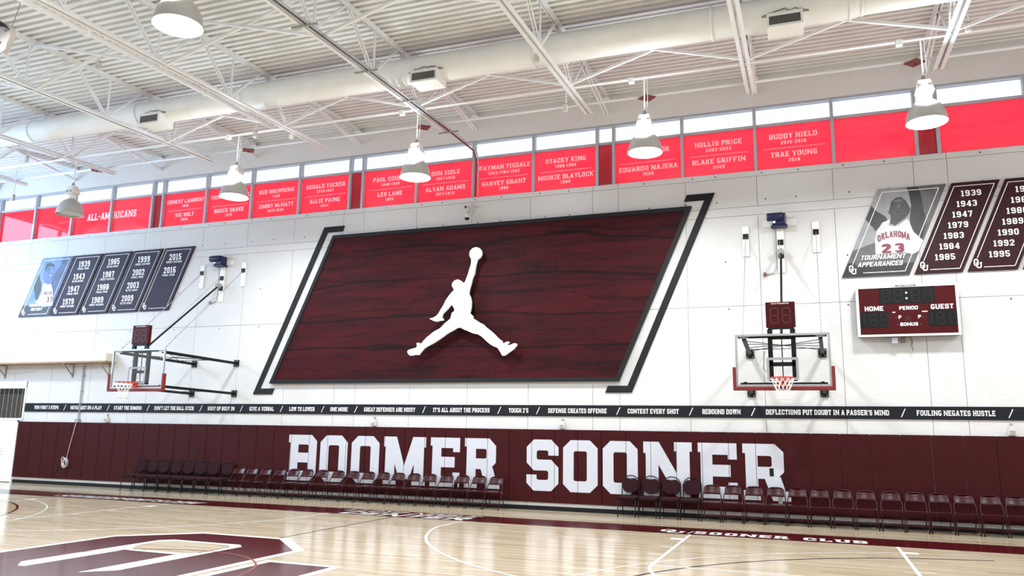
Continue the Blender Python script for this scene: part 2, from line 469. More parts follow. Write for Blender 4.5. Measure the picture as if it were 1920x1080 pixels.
        w = .76; P += [diag(0, 0, w / 2 - s * .55, 1, s), [(w - s, 0), (w, 0), (w / 2 + s * .55, 1), (w / 2 - s * .45, 1)], bx2(w * .22, .22, w * .78, .22 + b * .8)]
        if sf: P += [bx2(-sf, 0, s + sf, b * .75), bx2(w - s - sf, 0, w + sf, b * .75)]
    elif ch == '1':
        w = s + .2; P += [bx2(.1, 0, .1 + s, 1), bx2(0, 1 - b * 1.3, .12, 1 - b * .3)]
        if sf: P.append(bx2(0, 0, w, b * .9))
    elif ch == '2':
        w = .6; P += ring(0, h0, w, 1, s, b, (c, c, c, 0), 'L bl B'); P += [bx2(0, .68, s, 1 - c), bx2(0, 0, w, b)]; P.append([(0, b), (s, b), (w - .06, h0 + b * .3), (w - s, h0 + b)])
    elif ch == '3':
        w = .6; P += ring(0, h0, w, 1, s, b, (c, c, .06, 0), 'L bl B'); P += ring(0, 0, w, h1, s, b, (0, .06, c, c), 'L tl T'); P += [bx2(0, .76, s, 1 - c), bx2(0, c, s, .24), bx2(.22, h0, w - .06, h1)]
    elif ch == '4':
        w = .64; P += [bx2(w - s - .08, 0, w - .08, 1), bx2(0, .22, w, .22 + b * .95), [(0, .22), (s * .9, .3), (w - .1, 1), (w - s - .08, 1)]]
        if sf: P.append(bx2(w - s - .14, 0, w - .02, b * .7))
    elif ch == '5':
        w = .6; P += ring(0, 0, w, .62, s, b, (0, c, c, c), 'L tl'); P += [bx2(0, .62 - b, s, 1), bx2(0, 1 - b, w * .95, 1), bx2(0, c, s, .28)]
    elif ch == '6':
        w = .6; P += ring(0, 0, w, .6, s, b, (0, c, c, c)); P += ring(0, 0, w, 1, s, b, (c, c, c, c), 'R br B bl'); P.append(bx2(w - s, .74, w, 1 - c))
    elif ch == '7':
        w = .58; P += [bx2(0, 1 - b, w, 1), [(w * .22, 0), (w * .22 + s, 0), (w, 1 - b * .5), (w - s, 1 - b * .5)]]
        if sf: P.append(bx2(0, 1 - b - .1, s * .6, 1))
    elif ch == '8':
        w = .6; P += ring(0, h0, w, 1, s, b, (c, c, .06, .06)); P += ring(0, 0, w, h1, s, b, (.06, .06, c, c))
    elif ch == '9':
        w = .6; P += ring(0, .4, w, 1, s, b, (c, c, 0, c)); P += ring(0, 0, w, 1, s, b, (c, c, c, c), 'L tl T tr'); P.append(bx2(0, c, s, .26))
    elif ch == 'c':
        w = .44; P += ring(0, 0, w, .62, s * .8, b * .8, (.1, .1, .1, .1), 'R')
    elif ch == '-': w = .4; P.append(bx2(0, h0, w, h1))
    elif ch == '.': w = s; P.append(bx2(0, 0, s, s))
    elif ch == '*': w = s; P.append(bx2(0, .4, s, .4 + s))
    elif ch == "'": w = s * .8; P.append(bx2(0, .68, w, 1))
    elif ch == '|': w = .06; P.append(bx2(0, -.05, .06, 1.05))
    else: w = .26
    return w, P

def text(string, h, s=.2, b=.17, sf=.05, gap=.13, italic=0.0, fit=None, align='c', at=(0, 0)):
    """polygons of a line of lettering, baseline at 'at'"""
    x = 0; out = []
    for ch in string:
        w, P = glyph(ch, s, b, sf)
        out += [[(px + x, py) for px, py in p] for p in P]
        x += w + gap + (sf * 1.2 if ch not in ' .*' else 0)
    x -= gap
    k = h if fit is None else fit / x
    dx = {'c': -x * k / 2, 'l': 0, 'r': -x * k}[align]
    return [[(at[0] + dx + (px + italic * py) * k, at[1] + py * h) for px, py in p] for p in out]

def ou_polys(grow=0.0):
    """interlocking letter emblem, O then U, in a unit box"""
    g = grow
    O = ring(0 - g, .24 - g, .60 + g, 1 + g, .16 + 2 * g, .15 + 2 * g, (.16, .16, .16, .16))
    U = [bx2(.30 - g, .12, .44 + g, .62), bx2(.25 - g, .52 - g, .49 + g, .62 + g), bx2(.80 - g, .12, .94 + g, .62), bx2(.73 - g, .52 - g, 1.0 + g, .62 + g),
         [(.30 - g, .14), (.44 + g, .14), (.52, 0 + .12), (.42 - g, 0 - g)], [(.42 - g, 0 - g), (.80 + g, 0 - g), (.80 + g, .13 + g), (.42 - g, .13 + g)], [(.80, .13), (.80 + g, 0 - g), (.94 + g, .14), (.94 + g, .2)]]
    return O + U
def place(polys, x, z, sx, sz): return [[(x + px * sx, z + pz * sz) for px, pz in p] for p in polys]

# ================================================================== THE SETTING
XL, XR, YB, ROOF0, RS = -28.4, 10.5, -31.0, 10.83, 0.0436
def zroof(y): return ROOF0 + RS * y
NP, NW = 7.61, 0.45                       # window bay, narrow window
WW = (NP - NW) / 4
N0 = -4.80
SILL, TRAN, HEAD = 8.36, 9.52, 10.03

floor = MB().box(XL, YB, -0.2, XR, 0.3, 0.0).build('floor', M_FLOOR)
tag(floor, 'glossy maple gymnasium floor with painted court lines', 'floor', kind='structure')

# --- far wall: backing, header, tilt-up concrete panels with open joints
wall = MB().box(XL, 0.018, 0, XR, 0.3, SILL).build('wall_back', M_JOINT)
tag(wall, 'white painted concrete panel wall behind the chairs and goals', 'wall', kind='structure')
MB().box(XL, 0.0, HEAD, XR, 0.3, 11.3).build('header', M_HEAD, wall)
cols = []
k = -4
while True:
    n = N0 + NP * k
    cols.append((n - 0.345, n + 0.345))
    e0 = n + 0.345; e1 = n + NP - 0.345; w = (e1 - e0) / 4
    for i in range(4): cols.append((e0 + w * i, e0 + w * (i + 1)))
    k += 1
    if n > XR: break
bands = [(0, 5.0), (5.0, 7.24), (7.24, 7.46), (7.46, 8.22), (8.22, SILL)]
PANELS = {}
def panel_mesh(w, h):
    key = (round(w, 3), round(h, 3))
    if key not in PANELS:
        g = 0.005; d = 0.006
        me = MB().hexa([(g, 0, g), (w - g, 0, g), (w - g, 0.02, g), (g, 0.02, g), (g, 0, h - g), (w - g, 0, h - g), (w - g, 0.02, h - g), (g, 0.02, h - g)])
        PANELS[key] = me.mesh('concrete_panel', M_WALL)
    return PANELS[key]
for bi, (z0, z1) in enumerate(bands):
    run = None
    row = []
    for (a, b) in cols:
        a = max(a, XL); b = min(b, XR)
        if b - a < 0.02: continue
        if bi == 2 or bi == 4:                      # continuous edge bands: one piece per bay
            if b - a < 0.75:
                if run: row.append(run); run = None
                row.append((a, b)); continue
            run = (a, b) if run is None else (run[0], b)
        else: row.append((a, b))
    if run: row.append(run)
    for a, b in row:
        inst('concrete_panel', panel_mesh(b - a, z1 - z0), wall, (a, 0, z0))
# tie holes
th = MB()
for k in range(-4, 3):
    n = N0 + NP * k
    for dx in (1.05, 2.15, 2.9, 4.0, 4.75, 5.9, 6.7):
        for z in (8.29, 7.62):
            x = n + dx + random.uniform(-.12, .12)
            th.prism_xz([(x + .018 * math.cos(t), z + .018 * math.sin(t)) for t in [i * PI / 4 for i in range(8)]], -0.003, 0.0)
    for dx in (1.2, 3.0, 4.3, 5.6, 6.9):
        for z in (6.1, 4.93):
            x = n + dx + random.uniform(-.2, .2)
            if -15.2 < x < -2.6: continue
            th.prism_xz([(x + .018 * math.cos(t), z + .018 * math.sin(t)) for t in [i * PI / 4 for i in range(8)]], -0.003, 0.0)
tag(th.build('tie_hole', M_BLACK, wall), kind='stuff')

# --- other walls
def side_wall():
    y0, y1, z0, z1 = -21.0, -.7, 5.6, 9.8
    m = MB()
    m.box(XL - .3, YB, 0, XL, .3, z0); m.box(XL - .3, YB, z1, XL, .3, 11.3)
    m.box(XL - .3, YB, z0, XL, y0, z1); m.box(XL - .3, y1, z0, XL, .3, z1)
    w = m.build('wall_left', M_HEAD)
    tag(w, 'white end wall with a long band of daylight windows', 'wall', kind='structure')
    n = 8
    win = empty('window_40', (XL - .15, 0, z0)); tag(win, 'long band of clear daylight windows in the end wall', 'window', kind='structure')
    for i in range(n):
        a = y0 + (y1 - y0) * i / n; b = y0 + (y1 - y0) * (i + 1) / n
        f = MB().box(-.05, a, 0, .05, a + .06, z1 - z0).box(-.05, b - .06, 0, .05, b, z1 - z0).box(-.05, a, 0, .05, b, .06).box(-.05, a, z1 - z0 - .06, .05, b, z1 - z0).box(-.05, a, 1.5, .05, b, 1.58)
        f.build('window_frame', M_ALU, win)
side_wall()
tag(MB().box(XR, YB, 0, XR + .3, .3, 11.3).build('wall_right', M_HEAD), 'plain white end wall right of the court', 'wall', kind='structure')
tag(MB().box(XL, YB - .3, 0, XR, YB, 11.3).build('wall_front', mat('low_bounce_maroon', (58, 26, 30), .9)), 'dark maroon wall behind the viewer', 'wall', kind='structure')  # unseen wall, coloured dark to cut bounce and reflections on the far wall

# --- corrugated roof deck, ribs parallel to the wall
dk = MB(); pitch = 0.2032; rows = []
y = 0.3
while y > YB - .3:
    for dy, dz in ((0, 0), (.102, 0), (.094, .095), (.212, .095)):
        rows.append((y - dy, zroof(y - dy) + dz))
    y -= pitch
for yy, zz in rows:
    dk.v += [(XL - .3, yy, zz), (XR + .3, yy, zz)]
for i in range(len(rows) - 1):
    dk.f.append((2 * i, 2 * i + 1, 2 * i + 3, 2 * i + 2))
ceil = dk.build('ceiling', M_DECK)
tag(ceil, 'white corrugated steel roof deck sloping gently over the court', 'ceiling', kind='structure')

# --- baseboard
tag(MB().box(-25.03, -.02, 0, XR, .0, .105).build('baseboard_back', M_BLACK), 'black rubber baseboard strip under the wall pads', 'baseboard', kind='structure')

# --- clerestory windows
NAMES = {
    (-2, 0): ('ERNEST LAMBERT', '1910', 'VIC HOLT', '1920'), (-2, 1): ('THOMAS CHURCHILL', '', 'BRUCE DRAKE', '1929'),
    (-2, 2): ('BUD BROWNING', '1935', 'JIMMY McNATT', '1939*1940'), (-2, 3): ('GERALD TUCKER', '1943*1947', 'ALLIE PAINE', '1944'),
    (-1, 0): ('PAUL COURTY', '1948*1949', 'LES LANE', '1955'), (-1, 1): ('DON SIDLE', '1967*1968', 'ALVAN ADAMS', '1974*1975'),
    (-1, 2): ('WAYMAN TISDALE', '1983*1984*1985', 'HARVEY GRANT', '1988'), (-1, 3): ('STACEY KING', '1988*1989', 'MOOKIE BLAYLOCK', '1989'),
    (0, 0): ('RYAN MINOR', '', 'EDUARDO NAJERA', '2000'), (0, 1): ('HOLLIS PRICE', '2002*2003', 'BLAKE GRIFFIN', '2009'),
    (0, 2): ('BUDDY HIELD', '2015*2016', 'TRAE YOUNG', '2018'),
}
wn = 0
def one_window(a, b, key, narrow):
    global wn
    wn += 1
    root = empty('window_%d' % wn, ((a + b) / 2, 0.1, SILL))
    bay = {-4: 'far left end', -3: 'left end', -2: 'left', -1: 'middle', 0: 'right', 1: 'right end'}.get(key[0], 'end')
    if narrow: lab = 'narrow clerestory window with dark red lower pane, %s bay' % bay
    else: lab = 'clerestory window with red film lower pane, %s of four in the %s bay' % (ORD[key[1]], bay)
    tag(root, lab, 'window', kind='structure')
    hw = (b - a) / 2; H = HEAD - SILL; T = TRAN - SILL; e = .036
    f = MB()
    f.box(-hw, -.1, 0, -hw + e, .05, H); f.box(hw - e, -.1, 0, hw, .05, H)
    f.box(-hw + e, -.1, H - .06, hw - e, .05, H); f.box(-hw + e, -.07, T - .03, hw - e, .05, T + .03); f.box(-hw + e, -.06, 0, hw - e, .05, .015)
    f.build('window_frame', M_ALU, root)
    MB().flat_xz([bx2(-hw + e, T + .03, hw - e, H - .06)], 0).build('glass_pane', M_PANE, root)
    MB().flat_xz([bx2(-hw + e, .015, hw - e, T - .03)], 0).build('red_pane', M_FILM, root)
    if narrow:
        MB().box(-hw + e, .16, 0, hw - e, .2, T).build('column_cover', M_CHAR, root)
    if key in NAMES and not narrow:
        n1, d1, n2, d2 = NAMES[key]
        for s, z, hh in ((n1, .79, .125), (d1, .645, .085), (n2, .325, .125), (d2, .185, .085)):
            if not s: continue
            big = hh > .1
            wmax = 1.55
            k = dict(s=.19, b=.15, sf=.05 if big else 0.03, gap=.16 if big else .26)
            t = text(s, hh, **k)
            xs = [p[0] for q in t for p in q]; wd = max(xs) - min(xs)
            if wd > wmax: t = text(s, hh, fit=wmax, **k)
            MB().flat_xz(place(t, 0, z, 1, 1), -.004).build('lettering', M_FILMTXT, root)
        MB().flat_xz([bx2(-.72, .545, .72, .553)], -.004).build('divider_line', M_FILMTXT, root)
    if key == (-3, 3) and not narrow:
        MB().flat_xz(text('ALL-AMERICANS', .24, .2, .16, .05, at=(-.92, .5), fit=2.2), -.004).build('lettering', M_FILMTXT, root)
for k in range(-4, 3):
    n = N0 + NP * k
    if n - NW / 2 > XL and n + NW / 2 < XR: one_window(n - NW / 2, n + NW / 2, (k, 4), True)
    for i in range(4):
        a = n + NW / 2 + WW * i
        if a > XL and a + WW < XR: one_window(a, a + WW, (k, i), False)
# solid wall closing both ends of the window band
first_x = min(N0 + NP * k + NW / 2 + WW * i for k in range(-4, 3) for i in range(-1, 4) if N0 + NP * k + NW / 2 + WW * i - (NW if i < 0 else 0) > XL and i >= 0)
first_x = min(first_x, min(N0 + NP * k - NW / 2 for k in range(-4, 3) if N0 + NP * k - NW / 2 > XL))
last_x = max([N0 + NP * k + NW / 2 + WW * (i + 1) for k in range(-4, 3) for i in range(4) if N0 + NP * k + NW / 2 + WW * (i + 1) < XR] + [N0 + NP * k + NW / 2 for k in range(-4, 3) if N0 + NP * k + NW / 2 < XR])
MB().box(XL, 0, SILL, first_x, .3, HEAD).build('end_infill', M_HEAD, wall)
MB().box(last_x, 0, SILL, XR, .3, HEAD).build('end_infill', M_HEAD, wall)

# --- door and window at the far left end of the wall
d = empty('door_1', (-26.05, 0, 0)); tag(d, 'white door at the left end of the wall pads', 'door', kind='structure')
MB().box(-.94, -.045, .02, .94, -.005, 1.98).build('door_leaf', M_DOOR, d, bevel=.004)
MB().box(-1.0, -.05, 0, -.945, 0, 2.03).box(.945, -.05, 0, .985, 0, 2.03).box(-1, -.05, 1.985, .985, 0, 2.03).build('door_frame', M_WHITE, d)
MB().tube([(.42, -.05, 1.02), (.42, -.12, 1.02), (.42, -.12, .9), (.42, -.05, .9)], .012).build('door_handle', M_SILVER, d)
MB().box(.12, -.06, 1.46, .2, -.045, 1.54).build('lock_plate', M_BLACK, d)
w = empty('window_50', (-26.0, 0, 2.08)); tag(w, 'dark interior window with mesh lines above the white door', 'window', kind='structure')
MB().box(-1.2, -.03, .0, -1.14, 0, 1.27).box(1.05, -.03, .0, 1.11, 0, 1.27).box(-1.2, -.035, 1.03, 1.11, 0, 1.27).box(-1.2, -.03, -.03, 1.11, 0, .03).build('window_frame', M_WHITE, w, bevel=.004)
MB().box(-1.14, -.012, .03, 1.05, -.006, 1.03).build('dark_pane', mat('dark_glass', (46, 42, 36), 0.15), w)
for i in range(10):
    x = -1.0 + i * .215
    MB().box(x, -.02, .03, x + .014, -.012, 1.03).build('mesh_bar', M_GREY, w)
MB().box(-1.14, -.016, .84, 1.05, -.012, 1.03).build('blind_head', M_BLACK, w)

# ================================================================== COURT PAINT (parts of the floor)
Z1, Z2, Z3, Z4 = .0012, .0022, .0032, .0042
def paint(name, polys, z, m): return MB().flat_xy(polys, z).build(name, m, floor)
def arc(cx, cy, r, t, a0, a1, n=96):
    out = []
    for i in range(n):
        p, q = math.radians(a0 + (a1 - a0) * i / n), math.radians(a0 + (a1 - a0) * (i + 1) / n)
        out.append([(cx + (r - t / 2) * math.cos(p), cy + (r - t / 2) * math.sin(p)), (cx + (r + t / 2) * math.cos(p), cy + (r + t / 2) * math.sin(p)),
                    (cx + (r + t / 2) * math.cos(q), cy + (r + t / 2) * math.sin(q)), (cx + (r - t / 2) * math.cos(q), cy + (r - t / 2) * math.sin(q))])
    return out
SY0, SY1, CX, CY = -2.1, -3.27, -8.9, -10.97
paint('sideline_band', [bx2(-23.3, SY1, 5.5, SY0)], Z1, M_FMAROON)
paint('baseline_band', [bx2(-24.5, -19.9, -23.3, SY0)], Z1, M_FMAROON)
paint('baseline_band', [bx2(5.5, -19.9, 6.7, SY0)], Z1, M_FMAROON)
paint('sideline_band', [bx2(-23.3, -19.9, 5.5, -18.7)], Z1, M_FMAROON)
paint('centre_line', [bx2(CX - .025, -18.7, CX + .025, SY1)], Z1, M_FBLACK)
paint('centre_circle', arc(CX, CY, 1.83, .035, 0, 360), Z4, mat('floor_paint_rust', (140, 66, 62), 0.2))
for bxx, a0, a1, nm in ((3.8, 100, 260, 'right'), (-21.6, -80, 80, 'left')):
    paint('three_point_line', arc(bxx, CY, 6.7, .055, a0, a1), Z1, M_FMAROON if nm == 'left' else M_FBLACK)
    paint('outer_arc_line', arc(bxx, CY, 7.3, .03, a0, a1), Z1, M_FWHITE)
paint('key_stain', [[(-21.6, CY)] + [(-21.6 + 6.66 * math.cos(math.radians(a)), CY + 6.66 * math.sin(math.radians(a))) for a in range(-80, 81, 4)]], .0006, M_FINSIDE)
for gx, R in ((-0.5, 6.85), (-17.05, 6.62)):
    t = .055
    P = [bx2(gx - 1.83 - t / 2, -7.3, gx - 1.83 + t / 2, SY1), bx2(gx + 1.83 - t / 2, -7.3, gx + 1.83 + t / 2, SY1), bx2(gx - 1.83, -7.33, gx + 1.83, -7.28)]
    P += arc(gx, -7.3, 1.83, .05, 180, 360, 48)
    P += arc(gx, -3.1, R, t, 192, 348)
    for sx in (-1, 1):
        xx = gx + sx * R * math.cos(math.radians(12)); P.append(bx2(xx - t / 2, -3.1 - R * math.sin(math.radians(12)), xx + t / 2, SY1))
        o = gx + sx * 1.86
        for yy, hh in ((-4.2, .26), (-5.25, .05), (-6.2, .05)):
            P.append(bx2(min(o, o + sx * .22), yy, max(o, o + sx * .22), yy + hh))
    paint('cross_court_line', P, Z2, M_FWHITE)
# centre emblem
def big(polys): return polys
def oring(g): return ring(-11.47 - g, -13.6 - g, -7.78 + g, -7.5 + g, .98 + 2 * g, .86 + 2 * g, (1.02, 1.02, 1.02, 1.02))
def uarm(g):
    return [bx2(-10.12 - g, -14.2, -9.1 + g, -9.62 + g), bx2(-7.42 - g, -14.2, -6.4 + g, -9.58 + g), bx2(-10.12 - g, -15.1 - g, -6.4 + g, -14.1)]
paint('emblem_outline', oring(.13), Z2, M_FWHITE)
paint('emblem_outline', uarm(.13), Z2, M_FWHITE)
paint('emblem', oring(0), Z3, M_FMAROON)
paint('emblem', uarm(0), Z3, M_FMAROON)
paint('emblem_outline', [[(-10.5, -11.05), (-10.3, -11.3), (-10.1, -11.3), (-10.1, -9.5), (-10.5, -8.9)], [(-9.12, -11.35), (-9.0, -11.35), (-8.78, -11.05), (-8.78, -9.3), (-9.12, -9.5)]], .0027, M_FWHITE)
paint('emblem', [[(-10.6, -13.2), (-8.6, -13.2), (-8.6, -10.95), (-8.78, -11.05), (-9.1, -11.37), (-10.24, -11.32), (-10.52, -11.04), (-10.6, -10.9)]], Z4, M_FMAROON)
# lettering along the sideline band
def ftext(s, x0, x1, y0, y1, italic=0.0, sf=.05, ss=.24, bb=.2):
    return text(s, y1 - y0, ss, bb, sf, fit=(x1 - x0), align='l', italic=italic, at=(x0, y0))
paint('floor_lettering', ftext('LLOYD NOBLE', -10.65, -7.25, -2.52, -2.22, .35, .03, .16, .16), Z2, M_FWHITE)
paint('floor_lettering', ftext('CENTER', -10.45, -7.3, -3.16, -2.64, .3, .04, .19, .19), Z2, M_FWHITE)
paint('floor_lettering', ftext('SOONERSPORTS.COM', -19.5, -14.75, -3.08, -2.6, .25, .03, .18, .17), Z2, M_FWHITE)
paint('floor_lettering', [[(-2.98 + px * .5, -3.12 + py * .52) for px, py in p] for p in ou_polys()] + [diag(-2.42, -3.14, -2.36, -2.7, .03)] + ftext('SOONER', -2.3, -.52, -3.08, -2.66) + ftext('CLUB', -.26, .88, -3.08, -2.66), Z2, M_FWHITE)

# ================================================================== WALL PADS AND LETTERING
pads = empty('wall_padding', (-7.3, 0, .193)); tag(pads, 'row of tall maroon wall pads lettered BOOMER SOONER in white', 'wall padding')
PWD, PZ0, PZ1 = .6096, .193, 2.0
pm = MB().box(.004, -.058, 0, PWD - .004, 0, PZ1 - PZ0)
tmp = pm.build('pad', M_PAD, pads, bevel=.014, seg=3); PADMESH = tmp.data
seams = []
x = -5.519 + PWD * (-32)
first = True; k = 0
while x < XR - PWD:
    seams.append(x)
    if first: tmp.location = (x + 7.3, 0, 0); first = False
    else: inst('pad', PADMESH, pads, (x + 7.3, 0, 0))
    x += PWD
def pad_letter(ch, x0, x1):
    z0, z1 = .475, 1.745
    P = []
    w, polys = glyph(ch, .21 if ch not in 'MN' else .245, .213, .045)
    xs = [p[0] for q in polys for p in q]; a, b = min(xs), max(xs)
    sx = (x1 - x0) / (b - a)
    polys = [[(x0 + (px - a) * sx, z0 + pz * (z1 - z0)) for px, pz in q] for q in polys]
    m = MB().flat_xz(polys, -.0595)
    o = m.build('letter', M_PADW)
    bm = bmesh.new(); bm.from_mesh(o.data)
    for s in seams:
        if x0 - .1 < s < x1 + .1:
            for off in (-.005, .005):
                geo = bm.verts[:] + bm.edges[:] + bm.faces[:]
                bmesh.ops.bisect_plane(bm, geom=geo, plane_co=(s + off, 0, 0), plane_no=(1, 0, 0))
            dead = [f for f in bm.faces if abs(f.calc_center_median().x - s) < .0049]
            bmesh.ops.delete(bm, geom=dead, context='FACES')
    bm.to_mesh(o.data); bm.free()
    for v in o.data.vertices: v.co.x += 7.3; v.co.z -= .193
    o.parent = pads
for ch, a, b in (('B', -14.13, -13.18), ('O', -13.06, -12.17), ('O', -12.04, -11.16), ('M', -11.02, -9.74), ('E', -9.6, -8.74), ('R', -8.6, -7.6),
                 ('S', -6.87, -6.02), ('O', -5.9, -5.01), ('O', -4.88, -4.01), ('N', -3.87, -2.71), ('E', -2.57, -1.68), ('R', -1.55, -.52)):
    pad_letter(ch, a, b)
for xx, zz, m in ((-.92, 1.11, M_BLACK), (-23.05, .48, M_BLACK), (-17.5, 1.13, M_BLACK), (-.75, .50, M_GREY), (-8.83, .55, M_BLACK)):
    MB().box(xx + 7.3 - .045, -.066, zz - .193 - .09, xx + 7.3 + .045, -.058, zz - .193 + .09).build('outlet_cutout', m, pads, bevel=.003)

# ================================================================== BANNERS ON THE WALL
sb = empty('slogan_board', (-7, 0, 2.335)); tag(sb, 'long dark slogan board running along the wall above the pads', 'sign')
MB().box(-24.85 + 7, -.03, 0, XR - .3 + 7, -.001, .28).build('board', M_NAVY, sb)
SLOGANS = [('WIN FIRST 3 STEPS', -24.4, -23.31, -23.03), ('NEVER QUIT ON A PLAY', -22.77, -21.42, -21.15), ('START THE DOMINO', -20.9, -19.76, -19.5), ("DON'T LET THE BALL STICK", -19.24, -17.69, -17.43), ('BODY UP BODY IN', -17.16, -16.17, -15.92), ('GIVE A VERBAL', -15.62, -14.75, -14.49), ('LOW TO LOWER', -14.21, -13.35, -13.08), ('ONE MORE', -12.82, -12.25, -11.99), ('GREAT DEFENSES ARE NOISY', -11.72, -10.12, -9.86), ("IT'S ALL ABOUT THE PROCESS", -9.58, -7.93, -7.66), ("TOUGH 2'S", -7.39, -6.85, -6.59), ('DEFENSE CREATES OFFENSE', -6.31, -4.78, -4.49), ('CONTEST EVERY SHOT', -4.25, -3.0, -2.71), ('REBOUND DOWN', -2.44, -1.56, -1.28), ("DEFLECTIONS PUT DOUBT IN A PASSER'S MIND", -0.99, 1.61, 1.89), ('FOULING NEGATES HUSTLE', 2.16, 3.66, 3.94)]
for s, a, b, c in SLOGANS:
    MB().flat_xz(text(s, .115, .2, .17, .04, fit=b - a, align='l', at=(a + 7, .083)), -.0325).build('lettering', M_PRINT, sb)
    MB().flat_xz([diag(c - .05 + 7, .05, c + .035 + 7, .23, .02)], -.0325).build('slash', M_PRINT, sb)

def banner(name, label, x0, w, lean, z0, z1, m, y=-.05):
    """leaning parallelogram board; x0 = top-left corner"""
    r = empty(name, (x0 + w / 2 - lean, 0, z0)); tag(r, label, 'banner')
    ox = -(x0 + w / 2 - lean); h = z1 - z0
    def pt(u, v): return (x0 - lean + u * w + lean * v + ox, v * h)      # u,v in 0..1
    MB().prism_xz([pt(0, 0), pt(1, 0), pt(1, 1), pt(0, 1)], y, -.005).build('board', m, r)
    i = .065; t = .014
    def inset(u0, v0, u1, v1):
        a = Vector(pt(u0, v0)); b = Vector(pt(u1, v1)); d = (b - a).normalized(); s = Vector((-d.y, d.x)) * t / 2
        return [tuple(a + s), tuple(a - s), tuple(b - s), tuple(b + s)]
    iu = .085; iv = .04
    MB().flat_xz([inset(iu, .14, iu, 1 - iv), inset(iu, 1 - iv, 1 - iu, 1 - iv), inset(1 - iu, iv, 1 - iu, 1 - iv), inset(.3, iv, 1 - iu, iv)], y - .003).build('border_line', M_PRINT, r)
    p = pt(.075, .03)
    MB().flat_xz(place(ou_polys(), p[0] + .03, p[1], .16, .21), y - .0045).build('emblem', M_PRINT, r)
    return r, pt
PLAB = ['leaning dark plum year banner right beside the blue picture banner', 'leaning dark plum year banner, second of the four', 'leaning dark plum year banner, third of the four',
        'leaning dark plum banner with only two years, rightmost of its row']
RLAB = ['leaning maroon year banner right beside the grey picture banner', 'leaning maroon year banner above right of the scoreboard', 'leaning maroon banner cut off by the right edge of view']
BZ0, BZ1 = 5.567, 7.61
LEFT = [('1939', 'FINAL FOUR', '1943', 'ELITE EIGHT', '1947', 'FINAL FOUR', '1979', 'SWEET SIXTEEN'),
        ('1985', 'ELITE EIGHT', '1987', 'SWEET SIXTEEN', '1988', 'FINAL FOUR', '1989', 'SWEET SIXTEEN'),
        ('1999', 'SWEET SIXTEEN', '2002', 'FINAL FOUR', '2003', 'ELITE EIGHT', '2009', 'ELITE EIGHT'),
        ('2015', 'SWEET SIXTEEN', '2016', 'FINAL FOUR')]
for (x0, w), rows_ in zip(((-23.34, 1.235), (-22.02, 1.22), (-20.71, 1.19), (-19.41, 1.19)), LEFT):
    r, pt = banner('tournament_banner', PLAB.pop(0), x0, w, .86, BZ0, BZ1, M_BANNER2)
    for i in range(0, len(rows_), 2):
        v = .80 - .208 * (i // 2)
        c = pt(.52, v)
        MB().flat_xz(text(rows_[i], .20, .2, .17, .04, fit=.5, at=(c[0], c[1])), -.0545).build('year_lettering', M_PRINT, r)
        MB().flat_xz(text(rows_[i + 1], .065, .2, .17, .03, gap=.18, fit=.62 if len(rows_[i + 1]) > 12 else .5, at=(c[0] - .04, c[1] - .095)), -.0545).build('round_lettering', M_PRINT, r)
RIGHT = [('1939', '1943', '1947', '1979', '1983', '1984', '1985'), ('1986', '1987', '1988', '1989', '1990', '1992', '1995'), ()]
for (x0, w), rows_ in zip(((3.205, .955), (4.26, .955), (5.31, .955)), RIGHT):
    lab = RLAB.pop(0)
    r, pt = banner('appearance_banner', lab, x0, w, .885, BZ0, BZ1, M_BANNER)
    for i, s in enumerate(rows_):
        c = pt(.54, .84 - .1165 * i)
        MB().flat_xz(text(s, .135, .2, .17, .04, fit=.40, at=(c[0], c[1])), -.0545).build('year_lettering', M_PRINT, r)

# picture banners
def title(s, h, w, x, z, r):
    z += 0.0
    MB().flat_xz(text(s, h, .2, .19, 0, fit=w, italic=.3, at=(x + .012, z - .012)), -.0532).build('title_shadow', M_INK, r)
    MB().flat_xz(text(s, h, .2, .19, 0, fit=w, italic=.3, at=(x, z)), -.0556).build('title_lettering', M_PRINT, r)
r, pt = banner('picture_banner', 'leaning grey picture banner of a basketball player with both arms raised', 1.69, 1.41, .88, BZ0, BZ1, M_PALE)
bx_, bz_ = r.location.x, r.location.z
def W2(pts): return [(a - bx_, b - bz_) for a, b in pts]
MB().flat_xz([[pt(0, 0), pt(1, 0), pt(1, .16), pt(0, .16)]], -.0506).build('dark_fade', M_INK, r)
MB().flat_xz([[pt(0, .16), pt(1, .16), pt(1, .42), pt(.42, .42), pt(0, .30)]], -.0504).build('grey_fade', M_SKIN2, r)
MB().flat_xz([[pt(.8, .3), pt(1, .3), pt(1, 1), pt(.62, 1), pt(.62, .9)]], -.0505).build('grey_fade', M_SKIN2, r)
MB().flat_xz([W2([(2.29, 7.6), (2.54, 7.6), (2.58, 7.34), (2.6, 7.07), (2.64, 6.83), (2.59, 6.54), (2.53, 6.33), (2.43, 6.48), (2.32, 6.65), (2.31, 6.86), (2.36, 7.16), (2.33, 7.44)])], -.051).build('printed_arm', M_SKIN, r)
MB().flat_xz([W2([(1.53, 7.22), (1.64, 7.08), (1.81, 6.95), (1.85, 6.87), (1.67, 6.7), (1.57, 6.61), (1.55, 6.68), (1.39, 6.91)])], -.051).build('printed_arm', M_SKIN, r)
MB().flat_xz([W2([(1.91, 6.89), (1.86, 6.85), (1.74, 6.81), (1.61, 6.61), (1.56, 6.43), (1.55, 5.98), (2.14, 5.94), (2.44, 6.09), (2.55, 6.33), (2.37, 6.53), (2.27, 6.86), (2.21, 6.83), (2.1, 6.74), (2.0, 6.69), (1.86, 6.73)])], -.0515).build('printed_jersey', M_JERSEY, r)
